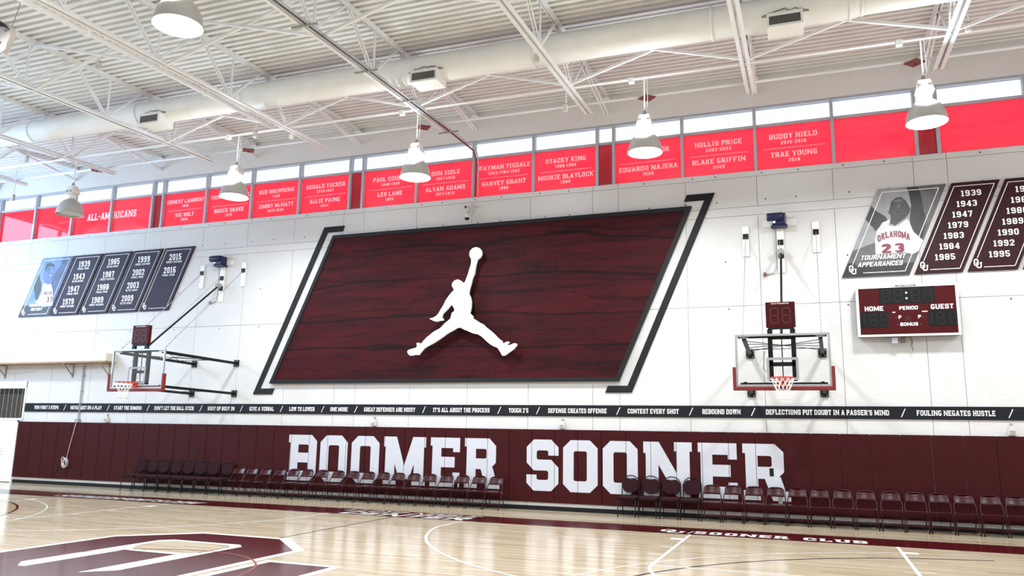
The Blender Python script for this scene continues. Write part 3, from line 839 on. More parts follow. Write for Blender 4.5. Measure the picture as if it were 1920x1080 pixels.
MB().flat_xz([W2([(1.95, 7.29), (2.06, 7.38), (2.17, 7.38), (2.26, 7.28), (2.32, 7.14), (2.34, 7.07), (2.31, 6.99), (2.28, 6.95), (2.23, 6.89), (2.17, 6.84), (2.0, 6.72), (1.9, 6.77), (1.92, 6.91), (1.91, 7.0), (1.87, 7.01), (1.91, 7.13)])], -.052).build('printed_head', mat('print_grey_head', (44, 42, 43), .5, var=.4, scale=6), r)
def ell(x, z, a, b, n=18): return [(x + a * math.cos(2 * PI * i / n), z + b * math.sin(2 * PI * i / n)) for i in range(n)]
MB().flat_xz([W2(ell(2.1, 7.15, .135, .2, 24))], -.0524).build('printed_face', mat('print_grey_face', (54, 51, 52), .5, var=.45, scale=7), r)
MB().flat_xz([W2(ell(2.1, 7.3, .09, .025)), W2(ell(2.1, 7.165, .022, .045))], -.0526).build('printed_highlight', mat('print_grey_highlight', (92, 89, 90), .5, var=.3, scale=12), r)
MB().flat_xz([W2(ell(2.035, 7.215, .035, .011)), W2(ell(2.17, 7.215, .035, .011)), W2(ell(2.1, 7.115, .04, .01)), W2(ell(2.1, 7.045, .055, .024))], -.0529).build('printed_features', M_INK, r)
P = []
for i, ch in enumerate('OKLAHOMA'):
    u = (i - 3.5) / 3.5
    P += text(ch, .14 + .02 * abs(u), .26, .2, .04, fit=.075 if ch != 'M' else .095, at=(1.95 + u * .3 - bx_, 6.45 - .09 * u * u - bz_))
MB().flat_xz(text('23', .22, .28, .24, 0, gap=.25, fit=.46, at=(1.92 - bx_, 6.08 - bz_)), -.0524).build('jersey_number', M_MARPRINT, r)
MB().flat_xz(P, -.0524).build('jersey_lettering', M_MARPRINT, r)
MB().flat_xz([[pt(.12, .13), pt(1, .13), pt(1, .21), pt(.8, .25), pt(.12, .24)]], -.0529).build('grey_fade', M_SKIN2, r)
title('TOURNAMENT', .105, .93, 1.69 - bx_, 5.95 - bz_, r); title('APPEARANCES', .105, .93, 1.62 - bx_, 5.79 - bz_, r)

r, pt = banner('picture_banner', 'leaning blue picture banner of a smiling basketball player, leftmost banner', -24.86, 1.44, .86, BZ0, BZ1, M_NPALE)
bx_, bz_ = r.location.x, r.location.z
MB().flat_xz([[pt(0, 0), pt(1, 0), pt(1, .15), pt(0, .2)]], -.0506).build('dark_fade', M_INK, r)
MB().flat_xz([[pt(.78, .1), pt(1, .1), pt(1, 1), pt(.86, 1), pt(.62, .6)]], -.0504).build('blue_fade', M_NSKIN, r)
MB().flat_xz([W2([(-23.92, 7.6), (-23.67, 7.6), (-23.79, 7.32), (-23.95, 7.04), (-24.06, 6.77), (-24.25, 6.67), (-24.31, 6.85), (-24.22, 7.03), (-23.97, 7.31)])], -.051).build('printed_arm', M_NSKIN, r)
MB().flat_xz([W2([(-24.95, 7.14), (-24.9, 6.93), (-24.77, 6.7), (-24.76, 6.47), (-24.87, 6.2), (-24.94, 6.1), (-25.11, 6.53), (-25.15, 6.67)])], -.051).build('printed_arm', M_SKIN, r)
MB().flat_xz([W2([(-24.69, 6.74), (-24.49, 6.66), (-24.31, 6.67), (-24.19, 6.4), (-24.13, 5.93), (-24.54, 5.88), (-25.0, 6.08), (-24.83, 6.16), (-24.73, 6.38)])], -.0515).build('printed_jersey', M_JERSEY, r)
MB().flat_xz([W2([(-24.69, 7.28), (-24.65, 7.41), (-24.47, 7.43), (-24.28, 7.36), (-24.23, 7.17), (-24.23, 6.99), (-24.31, 6.85), (-24.4, 6.68), (-24.63, 6.73), (-24.72, 6.92), (-24.72, 7.13)])], -.052).build('printed_head', mat('print_blue_face', (70, 84, 132), .5, var=.35, scale=7), r)
MB().flat_xz([W2([(-24.7, 7.2), (-24.69, 7.28), (-24.65, 7.41), (-24.47, 7.44), (-24.28, 7.37), (-24.24, 7.27), (-24.4, 7.31), (-24.58, 7.29), (-24.64, 7.15)])], -.0523).build('printed_hair', M_INK, r)
MB().flat_xz([W2(ell(-24.36, 7.14, .05, .07))], -.0524).build('printed_highlight', mat('print_blue_light', (112, 130, 180), .5, var=.3, scale=9), r)
MB().flat_xz([W2(ell(-24.5, 7.2, .035, .012)), W2(ell(-24.35, 7.2, .035, .012)), W2(ell(-24.4, 7.11, .02, .03))], -.0527).build('printed_features', M_INK, r)
MB().flat_xz([W2(ell(-24.4, 6.98, .055, .018))], -.0528).build('printed_smile', M_JERSEY, r)
P = text('OKLAH', .13, .26, .2, .04, fit=.4, at=(-24.42 - bx_, 6.3 - bz_))
MB().flat_xz(text('33', .19, .28, .24, 0, gap=.2, fit=.26, at=(-24.3 - bx_, 6.04 - bz_)), -.0524).build('jersey_number', M_MARPRINT, r)
MB().flat_xz(P, -.0524).build('jersey_lettering', M_MARPRINT, r)
title('TOURNAMENT', .1, .85, -24.82 - bx_, 5.91 - bz_, r); title('HISTORY', .1, .55, -24.87 - bx_, 5.77 - bz_, r)

# ================================================================== BIG LOGO PANEL
art = empty('logo_panel', (-9.7, 0, 3.2)); tag(art, 'huge maroon wood print panel with a white leaping player logo', 'wall sign')
def A(pts): return [(x + 9.7, z - 3.2) for x, z in pts]
YP = -.09
q = [(-14.93, 3.21), (-4.46, 3.21), (-2.57, 7.56), (-13.03, 7.56)]
MB().prism_xz(A(q), YP, -.004).build('backing', M_CHAR, art)
iw = .105
sl = (q[3][0] - q[0][0]) / (q[3][1] - q[0][1])
def edge(z, dx): return q[0][0] + sl * (z - q[0][1]) + dx
lw = iw * math.hypot(1, sl)
W_ = q[1][0] - q[0][0]
zi0, zi1 = q[0][1] + iw, q[3][1] - iw
inner = [(edge(zi0, lw), zi0), (edge(zi0, W_ - lw), zi0), (edge(zi1, W_ - lw), zi1), (edge(zi1, lw), zi1)]
MB().prism_xz(A(inner), YP - .006, YP).build('wood_print', M_ART, art)
fr = MB()
outer = [q[0], q[1], q[2], q[3]]
for i in range(4):
    j = (i + 1) % 4
    fr.prism_xz(A([outer[i], outer[j], inner[j], inner[i]]), YP - .03, YP)
fr.build('frame', M_CHAR, art)
JUMP = [(-8.429, 6.486), (-8.429, 6.417), (-8.448, 6.318), (-8.488, 6.208), (-8.518, 6.089), (-8.558, 6.0), (-8.587, 5.911), (-8.637, 5.841), (-8.667, 5.881), (-8.706, 5.911), (-8.766, 5.95), (-8.826, 5.97), (-8.915, 5.94), (-8.975, 5.881), (-8.984, 5.801), (-8.945, 5.732), (-8.915, 5.682), (-8.994, 5.613), (-9.054, 5.543), (-9.114, 5.464), (-9.163, 5.394), (-9.203, 5.305), (-9.253, 5.226), (-9.312, 5.136), (-9.362, 5.057), (-9.411, 4.997), (-9.471, 4.968), (-9.53, 4.938), (-9.62, 4.928), (-9.6, 4.898), (-9.521, 4.898), (-9.53, 4.858), (-9.471, 4.868), (-9.461, 4.838), (-9.411, 4.848), (-9.372, 4.829), (-9.352, 4.858), (-9.282, 4.858), (-9.223, 4.858), (-9.203, 4.878), (-9.243, 4.918), (-9.262, 4.958), (-9.233, 5.047), (-9.173, 5.097), (-9.094, 5.166), (-9.044, 5.226), (-8.984, 5.285), (-8.965, 5.295), (-8.945, 5.245), (-8.895, 5.176), (-8.885, 5.116), (-8.905, 5.087), (-8.955, 5.067), (-8.975, 4.997), (-8.994, 4.908), (-9.064, 4.848), (-9.163, 4.779), (-9.213, 4.729), (-9.292, 4.65), (-9.382, 4.61), (-9.501, 4.551), (-9.59, 4.481), (-9.689, 4.412), (-9.779, 4.322), (-9.858, 4.233), (-9.938, 4.273), (-9.987, 4.263), (-9.987, 4.233), (-9.967, 4.183), (-10.007, 4.134), (-10.106, 4.114), (-10.215, 4.084), (-10.265, 4.044), (-10.245, 3.985), (-10.176, 3.925), (-10.096, 3.925), (-10.017, 3.945), (-9.908, 3.935), (-9.848, 4.014), (-9.749, 4.114), (-9.62, 4.183), (-9.491, 4.243), (-9.332, 4.332), (-9.203, 4.412), (-9.074, 4.501), (-8.925, 4.57), (-8.816, 4.63), (-8.716, 4.66), (-8.607, 4.6), (-8.478, 4.551), (-8.339, 4.491), (-8.17, 4.451), (-8.061, 4.382), (-7.952, 4.283), (-7.843, 4.193), (-7.724, 4.124), (-7.614, 4.084), (-7.565, 4.014), (-7.515, 3.935), (-7.475, 3.875), (-7.416, 3.875), (-7.366, 3.905), (-7.277, 3.965), (-7.168, 4.034), (-7.098, 4.114), (-7.078, 4.153), (-7.098, 4.183), (-7.158, 4.193), (-7.227, 4.163), (-7.297, 4.144), (-7.376, 4.153), (-7.317, 4.193), (-7.287, 4.223), (-7.336, 4.243), (-7.396, 4.223), (-7.446, 4.193), (-7.495, 4.213), (-7.485, 4.253), (-7.565, 4.302), (-7.644, 4.372), (-7.734, 4.461), (-7.843, 4.551), (-7.962, 4.64), (-8.031, 4.709), (-8.151, 4.769), (-8.26, 4.838), (-8.349, 4.888), (-8.339, 4.928), (-8.359, 4.958), (-8.438, 5.027), (-8.419, 5.097), (-8.399, 5.206), (-8.399, 5.345), (-8.429, 5.464), (-8.478, 5.553), (-8.468, 5.662), (-8.438, 5.762), (-8.409, 5.871), (-8.389, 5.97), (-8.329, 6.099), (-8.309, 6.238), (-8.29, 6.357), (-8.27, 6.486)]
ballpts = [(-8.309 + .184 * math.cos(math.radians(a)), 6.655 + .174 * math.sin(math.radians(a))) for a in range(-70, 226, 10)]
outline = JUMP[:-1] + ballpts
MB().prism_xz(A(list(reversed(outline)))[::-1], -.36, -.29).build('leaping_figure', M_WHITE, art)
so = MB()
for x, z in ((-8.8, 5.4), (-8.7, 4.9), (-9.6, 4.4), (-7.8, 4.3), (-8.42, 6.6)):
    so.tube([(x + 9.7, -.30, z - 3.2), (x + 9.7, YP, z - 3.2)], .02)
so.build('standoff', M_GREY, art)
br_l = [(-13.4, 7.86), (-15.55, 2.9), (-14.87, 2.9), (-14.8, 3.07), (-15.3, 3.07), (-13.28, 7.69), (-12.76, 7.69), (-12.7, 7.86)]
br_r = [(-2.0, 7.88), (-2.69, 7.88), (-2.76, 7.71), (-2.26, 7.71), (-4.25, 3.1), (-4.75, 3.1), (-4.82, 2.93), (-4.15, 2.93)]
tag(MB().prism_xz(br_l, -.03, -.005).build('bracket_stripe', M_CHAR), 'charcoal bracket shaped stripe left of the logo panel', 'wall sign')
tag(MB().prism_xz(br_r, -.03, -.005).build('bracket_stripe', M_CHAR), 'charcoal bracket shaped stripe right of the logo panel', 'wall sign')

# ================================================================== ROOF JOISTS
JX = [-4.76 + 3.81 * k for k in range(-6, 4)]
def zbot(y): return 9.79 + RS * y            # top of the bottom chord
def make_joist():
    r = empty('roof_joist', (0, 0, 0))
    yb = -24.9
    t = MB()                                  # top chord: two angles
    for sx in (-1, 1):
        t.hexa([(sx * .015, yb, zroof(yb) - .008), (sx * .015 + sx * .07, yb, zroof(yb) - .008), (sx * .085, -.02, zroof(0) - .01), (sx * .015, -.02, zroof(0) - .01),
                (sx * .015, yb, zroof(yb)), (sx * .085, yb, zroof(yb)), (sx * .085, -.02, zroof(0)), (sx * .015, -.02, zroof(0))])
        t.hexa([(sx * .015, yb, zroof(yb) - .085), (sx * .026, yb, zroof(yb) - .085), (sx * .026, -.02, zroof(0) - .085), (sx * .015, -.02, zroof(0) - .085),
                (sx * .015, yb, zroof(yb)), (sx * .026, yb, zroof(yb)), (sx * .026, -.02, zroof(0)), (sx * .015, -.02, zroof(0))])
    t.build('top_chord', M_STEEL, r)
    b = MB(); ye = -1.78
    for sx in (-1, 1):
        z0, z1 = zbot(yb), zbot(ye)
        x0, x1 = sorted((sx * .016, sx * .105))
        b.hexa([(x0, yb, z0 - .10), (x1, yb, z0 - .10), (x1, ye, z1 - .10), (x0, ye, z1 - .10), (x0, yb, z0 - .088), (x1, yb, z0 - .088), (x1, ye, z1 - .088), (x0, ye, z1 - .088)])
        x0, x1 = sorted((sx * .016, sx * .028))
        b.hexa([(x0, yb, z0 - .10), (x1, yb, z0 - .10), (x1, ye, z1 - .10), (x0, ye, z1 - .10), (x0, yb, z0), (x1, yb, z0), (x1, ye, z1), (x0, ye, z1)])
    b.build('bottom_chord', M_STEEL, r)
    es = MB()
    for sx in (-1, 1): es.bar((sx * .04, -2.25, zroof(-2.25) - .1), (sx * .04, -.01, 10.36), .05, .06)
    es.build('end_strut', M_STEEL, r)
    MB().box(-.1, -.16, zroof(0) - .11, .1, -.005, zroof(0) - .085).build('bearing_seat', M_STEEL, r)
    k = 0
    while True:
        yb_ = -3.4 - 2.22 * k
        if yb_ < -23: break
        bz, tz = zbot(yb_), zroof(yb_)
        yt0, yt1 = yb_ + 1.11, yb_ - 1.11
        m = MB()
        m.bar((-.03, yb_, bz - .05), (-.03, yt1 + .06, zroof(yt1) - .05), .028, .035); m.bar((.03, yb_, bz - .05), (.03, yt1 + .06, zroof(yt1) - .05), .028, .035)
        m.build('web_member', M_STEEL, r)
        MB().bar((0, yb_, bz - .05), (0, yt0 - .06, zroof(yt0) - .05), .045, .045).build('web_member', M_STEEL, r)
        MB().bar((.012, yb_, bz - .04), (.012, yb_, tz - .05), .035, .035).build('web_member', M_STEEL, r)
        k += 1
    return r
j0 = make_joist()
for yy in (-3.75, -7.7, -12.2, -16.6):        # cross bridging to the next joist on the right
    MB().bar((.03, yy, zroof(yy) - .07), (3.78, yy, zbot(yy) - .09), .055, .055).build('bridging_brace', M_STEEL, j0)
    MB().bar((.03, yy + .07, zbot(yy) - .09), (3.78, yy + .07, zroof(yy) - .07), .055, .055).build('bridging_brace', M_STEEL, j0)
JLAB = ['white steel roof joist at the far left end of the roof', 'white steel roof joist, second from the left end', 'white steel roof joist over the year banners on the left',
        'white steel roof joist over the left backboard', 'white steel roof joist carrying the thick white pipe', 'white steel roof joist carrying the dark red conduit',
        'white steel roof joist over the right half of the logo panel', 'white steel roof joist over the right backboard', 'white steel roof joist over the scoreboard', 'white steel roof joist beyond the right edge of view']
for i, xx in enumerate(JX):
    j = j0 if i == 0 else copy_tree(j0)
    j.location = (xx, 0, 0); tag(j, JLAB[i], 'roof joist', 'roof joists')

# ================================================================== AIR DUCT
DY, DZ = -4.42, 10.06
duct = empty('air_duct', (-8, DY, DZ)); tag(duct, 'long round white air duct running between the roof joists', 'duct')
def duct_sec(x0, x1, ra, rb):
    m = MB(); n = 32
    for x, r_ in ((x0, ra), (x1, rb)):
        for k in range(n):
            a = 2 * PI * k / n; m.v.append((x + 8, r_ * math.cos(a), r_ * math.sin(a)))
    for k in range(n): m.f.append((k, (k + 1) % n, n + (k + 1) % n, n + k))
    o = m.build('duct_section', M_DUCT, duct, smooth=True)
    g = MB(); pr = [(ra + .012, -.03), (ra + .02, -.015), (ra + .02, .015), (ra + .012, .03)]
    for r_, dx in pr:
        for k in range(n):
            a = 2 * PI * k / n; g.v.append((x0 + 8 + dx, r_ * math.cos(a), r_ * math.sin(a)))
    for i in range(3):
        for k in range(n): g.f.append((i * n + k, i * n + (k + 1) % n, (i + 1) * n + (k + 1) % n, (i + 1) * n + k))
    g.build('joint_ring', M_DUCT, duct, smooth=True)
ds = [XL + .02, -23.8, -20.2, -16.3, -12.9, -9.1, -5.3, -1.5, 1.05, 1.25, 5.0, XR - .02]
for i in range(len(ds) - 1):
    ra = .29 if ds[i] < -20.3 else (.305 if ds[i] < -13 else (.32 if ds[i] < 1.1 else .285))
    rb = .285 if abs(ds[i] - 1.05) < .01 else ra
    duct_sec(ds[i], ds[i + 1], ra, rb)
for xx in JX[:-1]:
    MB().tube([(xx + 8.35, -.02, .3), (xx + 8.35, -.02, zroof(DY) - DZ)], .008, 6).build('hanger_rod', M_STEEL, duct)
for xx in (-15.68, -7.78, -.12):
    bxm = MB().box(xx + 8 - .33, -.37, -.46, xx + 8 + .33, .14, -.17).build('diffuser', M_DUCT, duct, bevel=.006)
    MB().box(xx + 8 - .285, -.374, -.415, xx + 8 + .285, -.369, -.245).build('grille_recess', M_DARK, bxm)
    s = MB()
    for i in range(24):
        sx = xx + 8 - .28 + i * .0243; s.box(sx, -.378, -.415, sx + .007, -.372, -.245)
    s.build('grille_slats', M_GREY, bxm)
    random.seed(int(xx * 10)); pts = []
    for i in range(15):
        a = i / 14; pts.append((xx + 8 - .42 + .86 * a, -.165 + .10 * math.sin(a * PI) * random.uniform(.7, 1.5)))
    # dust stain on the duct skin above the grille
    d_ = MB(); R_ = (.308 if xx < -13 else .323)
    for i in range(14):
        quad = []
        for (px, top) in (pts[i], pts[i + 1]):
            a0 = math.radians(216); a1 = math.radians(210 - 130 * (top + .165))
            quad.append([(px, R_ * math.cos(a0), R_ * math.sin(a0)), (px, R_ * math.cos(a1), R_ * math.sin(a1))])
        d_.poly([quad[0][0], quad[1][0], quad[1][1], quad[0][1]])
    d_.build('dust_stain', M_DUST, duct)

# ================================================================== PIPES AND CONDUITS
sp = empty('sprinkler_pipe', (-8, -2.15, 9.72)); tag(sp, 'thin white sprinkler pipe running along under the joist ends', 'pipe')
MB().tube([(XL + 8.02, 0, 0), (XR + 8 - .02, 0, 0)], .032, 10).build('pipe', M_STEEL, sp, smooth=True)
for xx in JX: MB().tube([(xx + 8.13, 0, .03), (xx + 8.13, 0, .93)], .007, 6).build('hanger_rod', M_STEEL, sp)
for xx in (2.38, -3.26, -9.1, -14.65, -20.36, -25.9):
    s = MB().poly([(xx + 8 - .22, 0, -.05), (xx + 8, -.22, -.05), (xx + 8.22, 0, -.05), (xx + 8, .22, -.05)])
    s.poly([(xx + 8 - .22, 0, -.042), (xx + 8, .22, -.042), (xx + 8.22, 0, -.042), (xx + 8, -.22, -.042)])
    h_ = s.build('heat_shield', M_SHIELD, sp)
    MB().tube([(xx + 8, 0, -.02), (xx + 8, 0, -.11)], .014, 8).build('sprinkler_head', M_REDPIPE, h_)
cd = empty('lamp_conduit', (-8, -3.48, 9.56)); tag(cd, 'thin white electrical conduit feeding the row of hanging lamps', 'conduit')
MB().tube([(XL + 8.02, 0, 0), (XR + 8 - .02, 0, 0)], .016, 8).build('conduit', M_STEEL, cd, smooth=True)
MB().tube([(XL + 8.02, .09, .02), (XR + 8 - .02, .09, .02)], .010, 8).build('conduit', M_STEEL, cd, smooth=True)
for xx in (-14.2, -9.0, -3.35, 1.95, -20.0):
    MB().box(xx + 8 - .06, -.05, -.09, xx + 8 + .06, .05, .03).build('junction_box', M_STEEL, cd, bevel=.005)
rp = empty('fire_alarm_conduit', (-8.5, -.1, 8.37)); tag(rp, 'dark red conduit along a joist bending down beside a window mullion', 'conduit')
def RP(p): return (p[0] + 8.5, p[1] + .1, p[2] - 8.37)
MB().tube([RP(p) for p in ((-8.47, -2.6, zbot(-2.6) - .12), (-8.47, -2.0, zbot(-2) - .12), (-8.47, -.3, 9.62), (-8.47, -.16, 9.45), (-8.47, -.1, 9.25), (-8.47, -.1, 8.37))], .024, 8).build('red_pipe', M_REDPIPE, rp, smooth=True)
MB().tube([RP(p) for p in ((-8.47, -24.5, zbot(-24.5) - .12), (-8.47, -2.6, zbot(-2.6) - .12))], .022, 8).build('dark_conduit', mat('dark_grey_conduit', (92, 88, 86), .5), rp, smooth=True)
MB().tube([RP(p) for p in ((-8.40, -24.5, zbot(-24.5) - .11), (-8.40, -2.0, zbot(-2) - .11), (-8.40, -.3, 9.64), (-8.40, -.16, 9.47), (-8.40, -.1, 9.25), (-8.40, -.1, 8.37))], .014, 8).build('grey_conduit', M_ALU, rp, smooth=True)
for yy in (-1.9, -4.2, -6.0, -8.2): MB().box(-.28, yy + .1 - .02, zbot(yy) - .16 - 8.37, .28, yy + .1 + .02, zbot(yy) - .13 - 8.37).build('strut_clamp', M_GREY, rp)
mp_ = empty('water_main', (-12.5, -12, 9.2)); tag(mp_, 'thick white water pipe slung beside a joist bottom chord on the left', 'pipe')
MB().tube([(-.06, -12.5, zbot(-24.5) - 9.2 - .14), (-.06, 8.2, zbot(-3.8) - 9.2 - .14)], .052, 12).build('pipe', M_STEEL, mp_, smooth=True)
MB().tube([(-.06, 8.2, zbot(-3.8) - 9.2 - .14), (-.06, 8.3, zbot(-3.7) - 9.2 - .06), (-.06, 8.3, .45)], .04, 10).build('riser', M_STEEL, mp_, smooth=True)
for yy in (-3, -6.2, -9.4): MB().box(-.12, yy + 12 - .03, zbot(yy) - 9.2 - .2, 0, yy + 12 + .03, zbot(yy) - 9.2 - .08).build('pipe_coupling', M_STEEL, mp_)

# little boxes hanging on rods
def hang_box(label, x, y, z, top):
    r = empty('hanging_sensor', (x, y, z)); tag(r, label, 'sensor', 'grey sensor boxes on rods')
    MB().box(-.05, -.04, -.11, .05, .04, .06).build('sensor_body', M_LGREY, r, bevel=.008)
    MB().tube([(.02, 0, .05), (.02, 0, top - z)], .011, 6).build('rod', M_STEEL, r)
    MB().box(-.01, -.02, .04, .05, .02, .08).build('clamp', M_GREY, r)
for lab, x, y, z, top in (('grey sensor box on a rod beside the joist over the scoreboard', 3.12, -3.62, 9.61, 10.2), ('grey sensor box on a rod under the duct, right of the middle joist', -5.03, -5, 9.63, 10.2),
                          ('small grey sensor box on a rod above the lamp row in the middle', -4.91, -3.3, 9.2, 9.58), ('grey sensor box on a rod right of the lit lamp over the left banners', -13.24, -3.62, 9.46, 10.0),
                          ('grey sensor box on a rod above the unlit lamp', -21.5, -3.62, 9.68, 10.3), ('grey sensor box on a rod hanging lowest at far left', -22.05, -3.48, 8.58, 9.542),
                          ('grey sensor box on a rod between the two left roof joists', -15.02, -7, 10.1, 10.5)):
    hang_box(lab, x, y, z, top)

# bracket at the top left corner of view
r = empty('hoist_bracket', (-13.35, -10.4, 8.75)); tag(r, 'white hoist bracket plate with bolts and a black strap, top left corner', 'bracket')
MB().prism_xz([(-.35, .25), (.12, .25), (.22, .12), (.24, -.02), (.18, -.14), (.16, -.26), (.05, -.30), (-.12, -.22), (-.35, -.16)], -.05, .05).build('plate', M_LGREY, r, bevel=.01)
for x, z in ((.1, .1), (-.02, -.12), (-.24, .02)):
    MB().lathe([(.0, 0), (.03, 0), (.03, .03), (0, .03)], 12).build('bolt', M_SILVER, r).matrix_local = Matrix.Translation((x, -.05, z)) @ Matrix.Rotation(PI / 2, 4, 'X')
MB().prism_xz([(-.4, .42), (-.12, .36), (.06, .24), (.22, .1), (.16, .14), (-.04, .22), (-.16, .2), (-.4, .34)], -.09, -.055).build('black_strap', M_BLACK, r)
MB().box(-.4, -.03, .24, -.08, .03, .31).build('faded_stripe', M_PINK, r)
MB().tube([(.16, 0, .12), (.3, .0, .6), (.42, 0, 1.6)], .008, 6).build('wire_rope', M_GREY, r)

# ================================================================== HANGING LAMPS
def make_lamp(on):
    r = empty('high_bay_lamp', (0, 0, 0))
    prof = [(.365, 0), (.362, .02), (.352, .10), (.325, .20), (.275, .30), (.205, .38), (.13, .43), (.10, .45)]
    o = MB().lathe(prof + [(.092, .445)] + [(a - .01, b - .004) for a, b in reversed(prof[:-1])], 40).build('reflector', M_REFL, r, smooth=True)
    MB().lathe([(.372, -.012), (.375, .0), (.372, .012), (.36, .012), (.36, -.012), (.372, -.012)], 40).build('rim_band', M_REFL, r, smooth=True)
    MB().lathe([(.0, .03), (.348, .03)], 40).build('lens', M_LIT if on else M_LENS, r)
    MB().lathe([(.0, .60), (.085, .60), (.105, .55), (.105, .44), (0, .44)], 24).build('neck', M_LIT if on else M_WHITE, r, smooth=True)
    b = MB().hexa([(-.17, -.13, .6), (.17, -.13, .6), (.17, .13, .6), (-.17, .13, .6), (-.11, -.09, .84), (.11, -.09, .84), (.11, .09, .84), (-.11, .09, .84)])
    bo = b.build('ballast_housing', M_BALLAST, r, bevel=.012)
    for sx in (-1, 1):
        MB().box(sx * .07 - .03, -.137, .63, sx * .07 + .03, -.115, .69).build('vent_slot', M_GREY, bo)
    MB().tube([(0, 0, .84), (0, 0, .95), (.0, 0, 1.70)], .016, 8).build('stem', M_STEEL, r)
    MB().tube([(.04, 0, .84), (.07, 0, 1.2), (.06, 0, 1.68)], .006, 6).build('cable', M_STEEL, r)
    MB().lathe([(.03, .84), (.05, .86), (.03, .93), (.018, .95)], 12).build('hook', M_GREY, r)
    if on:
        L = bpy.data.lights.new('lamp_light', 'AREA'); L.shape = 'DISK'; L.size = .64; L.energy = LAMP_POWER; L.color = LAMP_COLOR
        lo = bpy.data.objects.new('lamp_light', L); COL.objects.link(lo); lo.parent = r; lo.location = (0, 0, .022)
        # light leaking up through the vented neck of the reflector
        P_ = bpy.data.lights.new('neck_light', 'POINT'); P_.energy = LAMP_POWER * .24; P_.color = LAMP_COLOR; P_.shadow_soft_size = .03
        po = bpy.data.objects.new('neck_light', P_); COL.objects.link(po); po.parent = r; po.location = (.0, -.2, .53)
    return r
lampA = make_lamp(True)
lampB = make_lamp(False)
LX = [-25.3, -19.72, -13.92, -8.6, -3.08, 2.33, 7.8]
LL = ['lit dome lamp beyond the left edge of view', 'unlit grey dome lamp hanging at the far left', 'lit dome lamp hanging left of the logo panel', 'lit dome lamp hanging above the leaping figure logo',
      'lit dome lamp hanging above the right bracket stripe', 'lit dome lamp hanging above the scoreboard, rightmost', 'lit dome lamp beyond the right edge of view']
usedA = False
for ri, ly in enumerate((-3.42, -11.0, -18.6)):
    for i, lx in enumerate(LX):
        if ri == 0 and i == 1:
            l = lampB
        elif not usedA:
            l = lampA; usedA = True
        else: l = copy_tree(lampA)
        x_ = lx if ri == 0 else lx - .1
        l.location = (x_, ly, 7.87 + (0.0 if ri == 0 else RS * (ly + 3.42) * .0)); l.rotation_euler = (0, 0, 0)
        if ri == 0: lab = LL[i]
        elif ri == 1 and i == 3: lab = 'large lit dome lamp nearest the viewer at the top of view'
        else: lab = 'lit dome lamp of the rows overhead, out of view'
        tag(l, lab, 'lamp', 'hanging dome lamps')
        if ri == 0 and i == 0: tag(l, 'lit dome lamp of the rows overhead, out of view', 'lamp')
        if ri == 0 and i == 6: tag(l, 'lit dome lamp of the rows overhead, out of view', 'lamp')

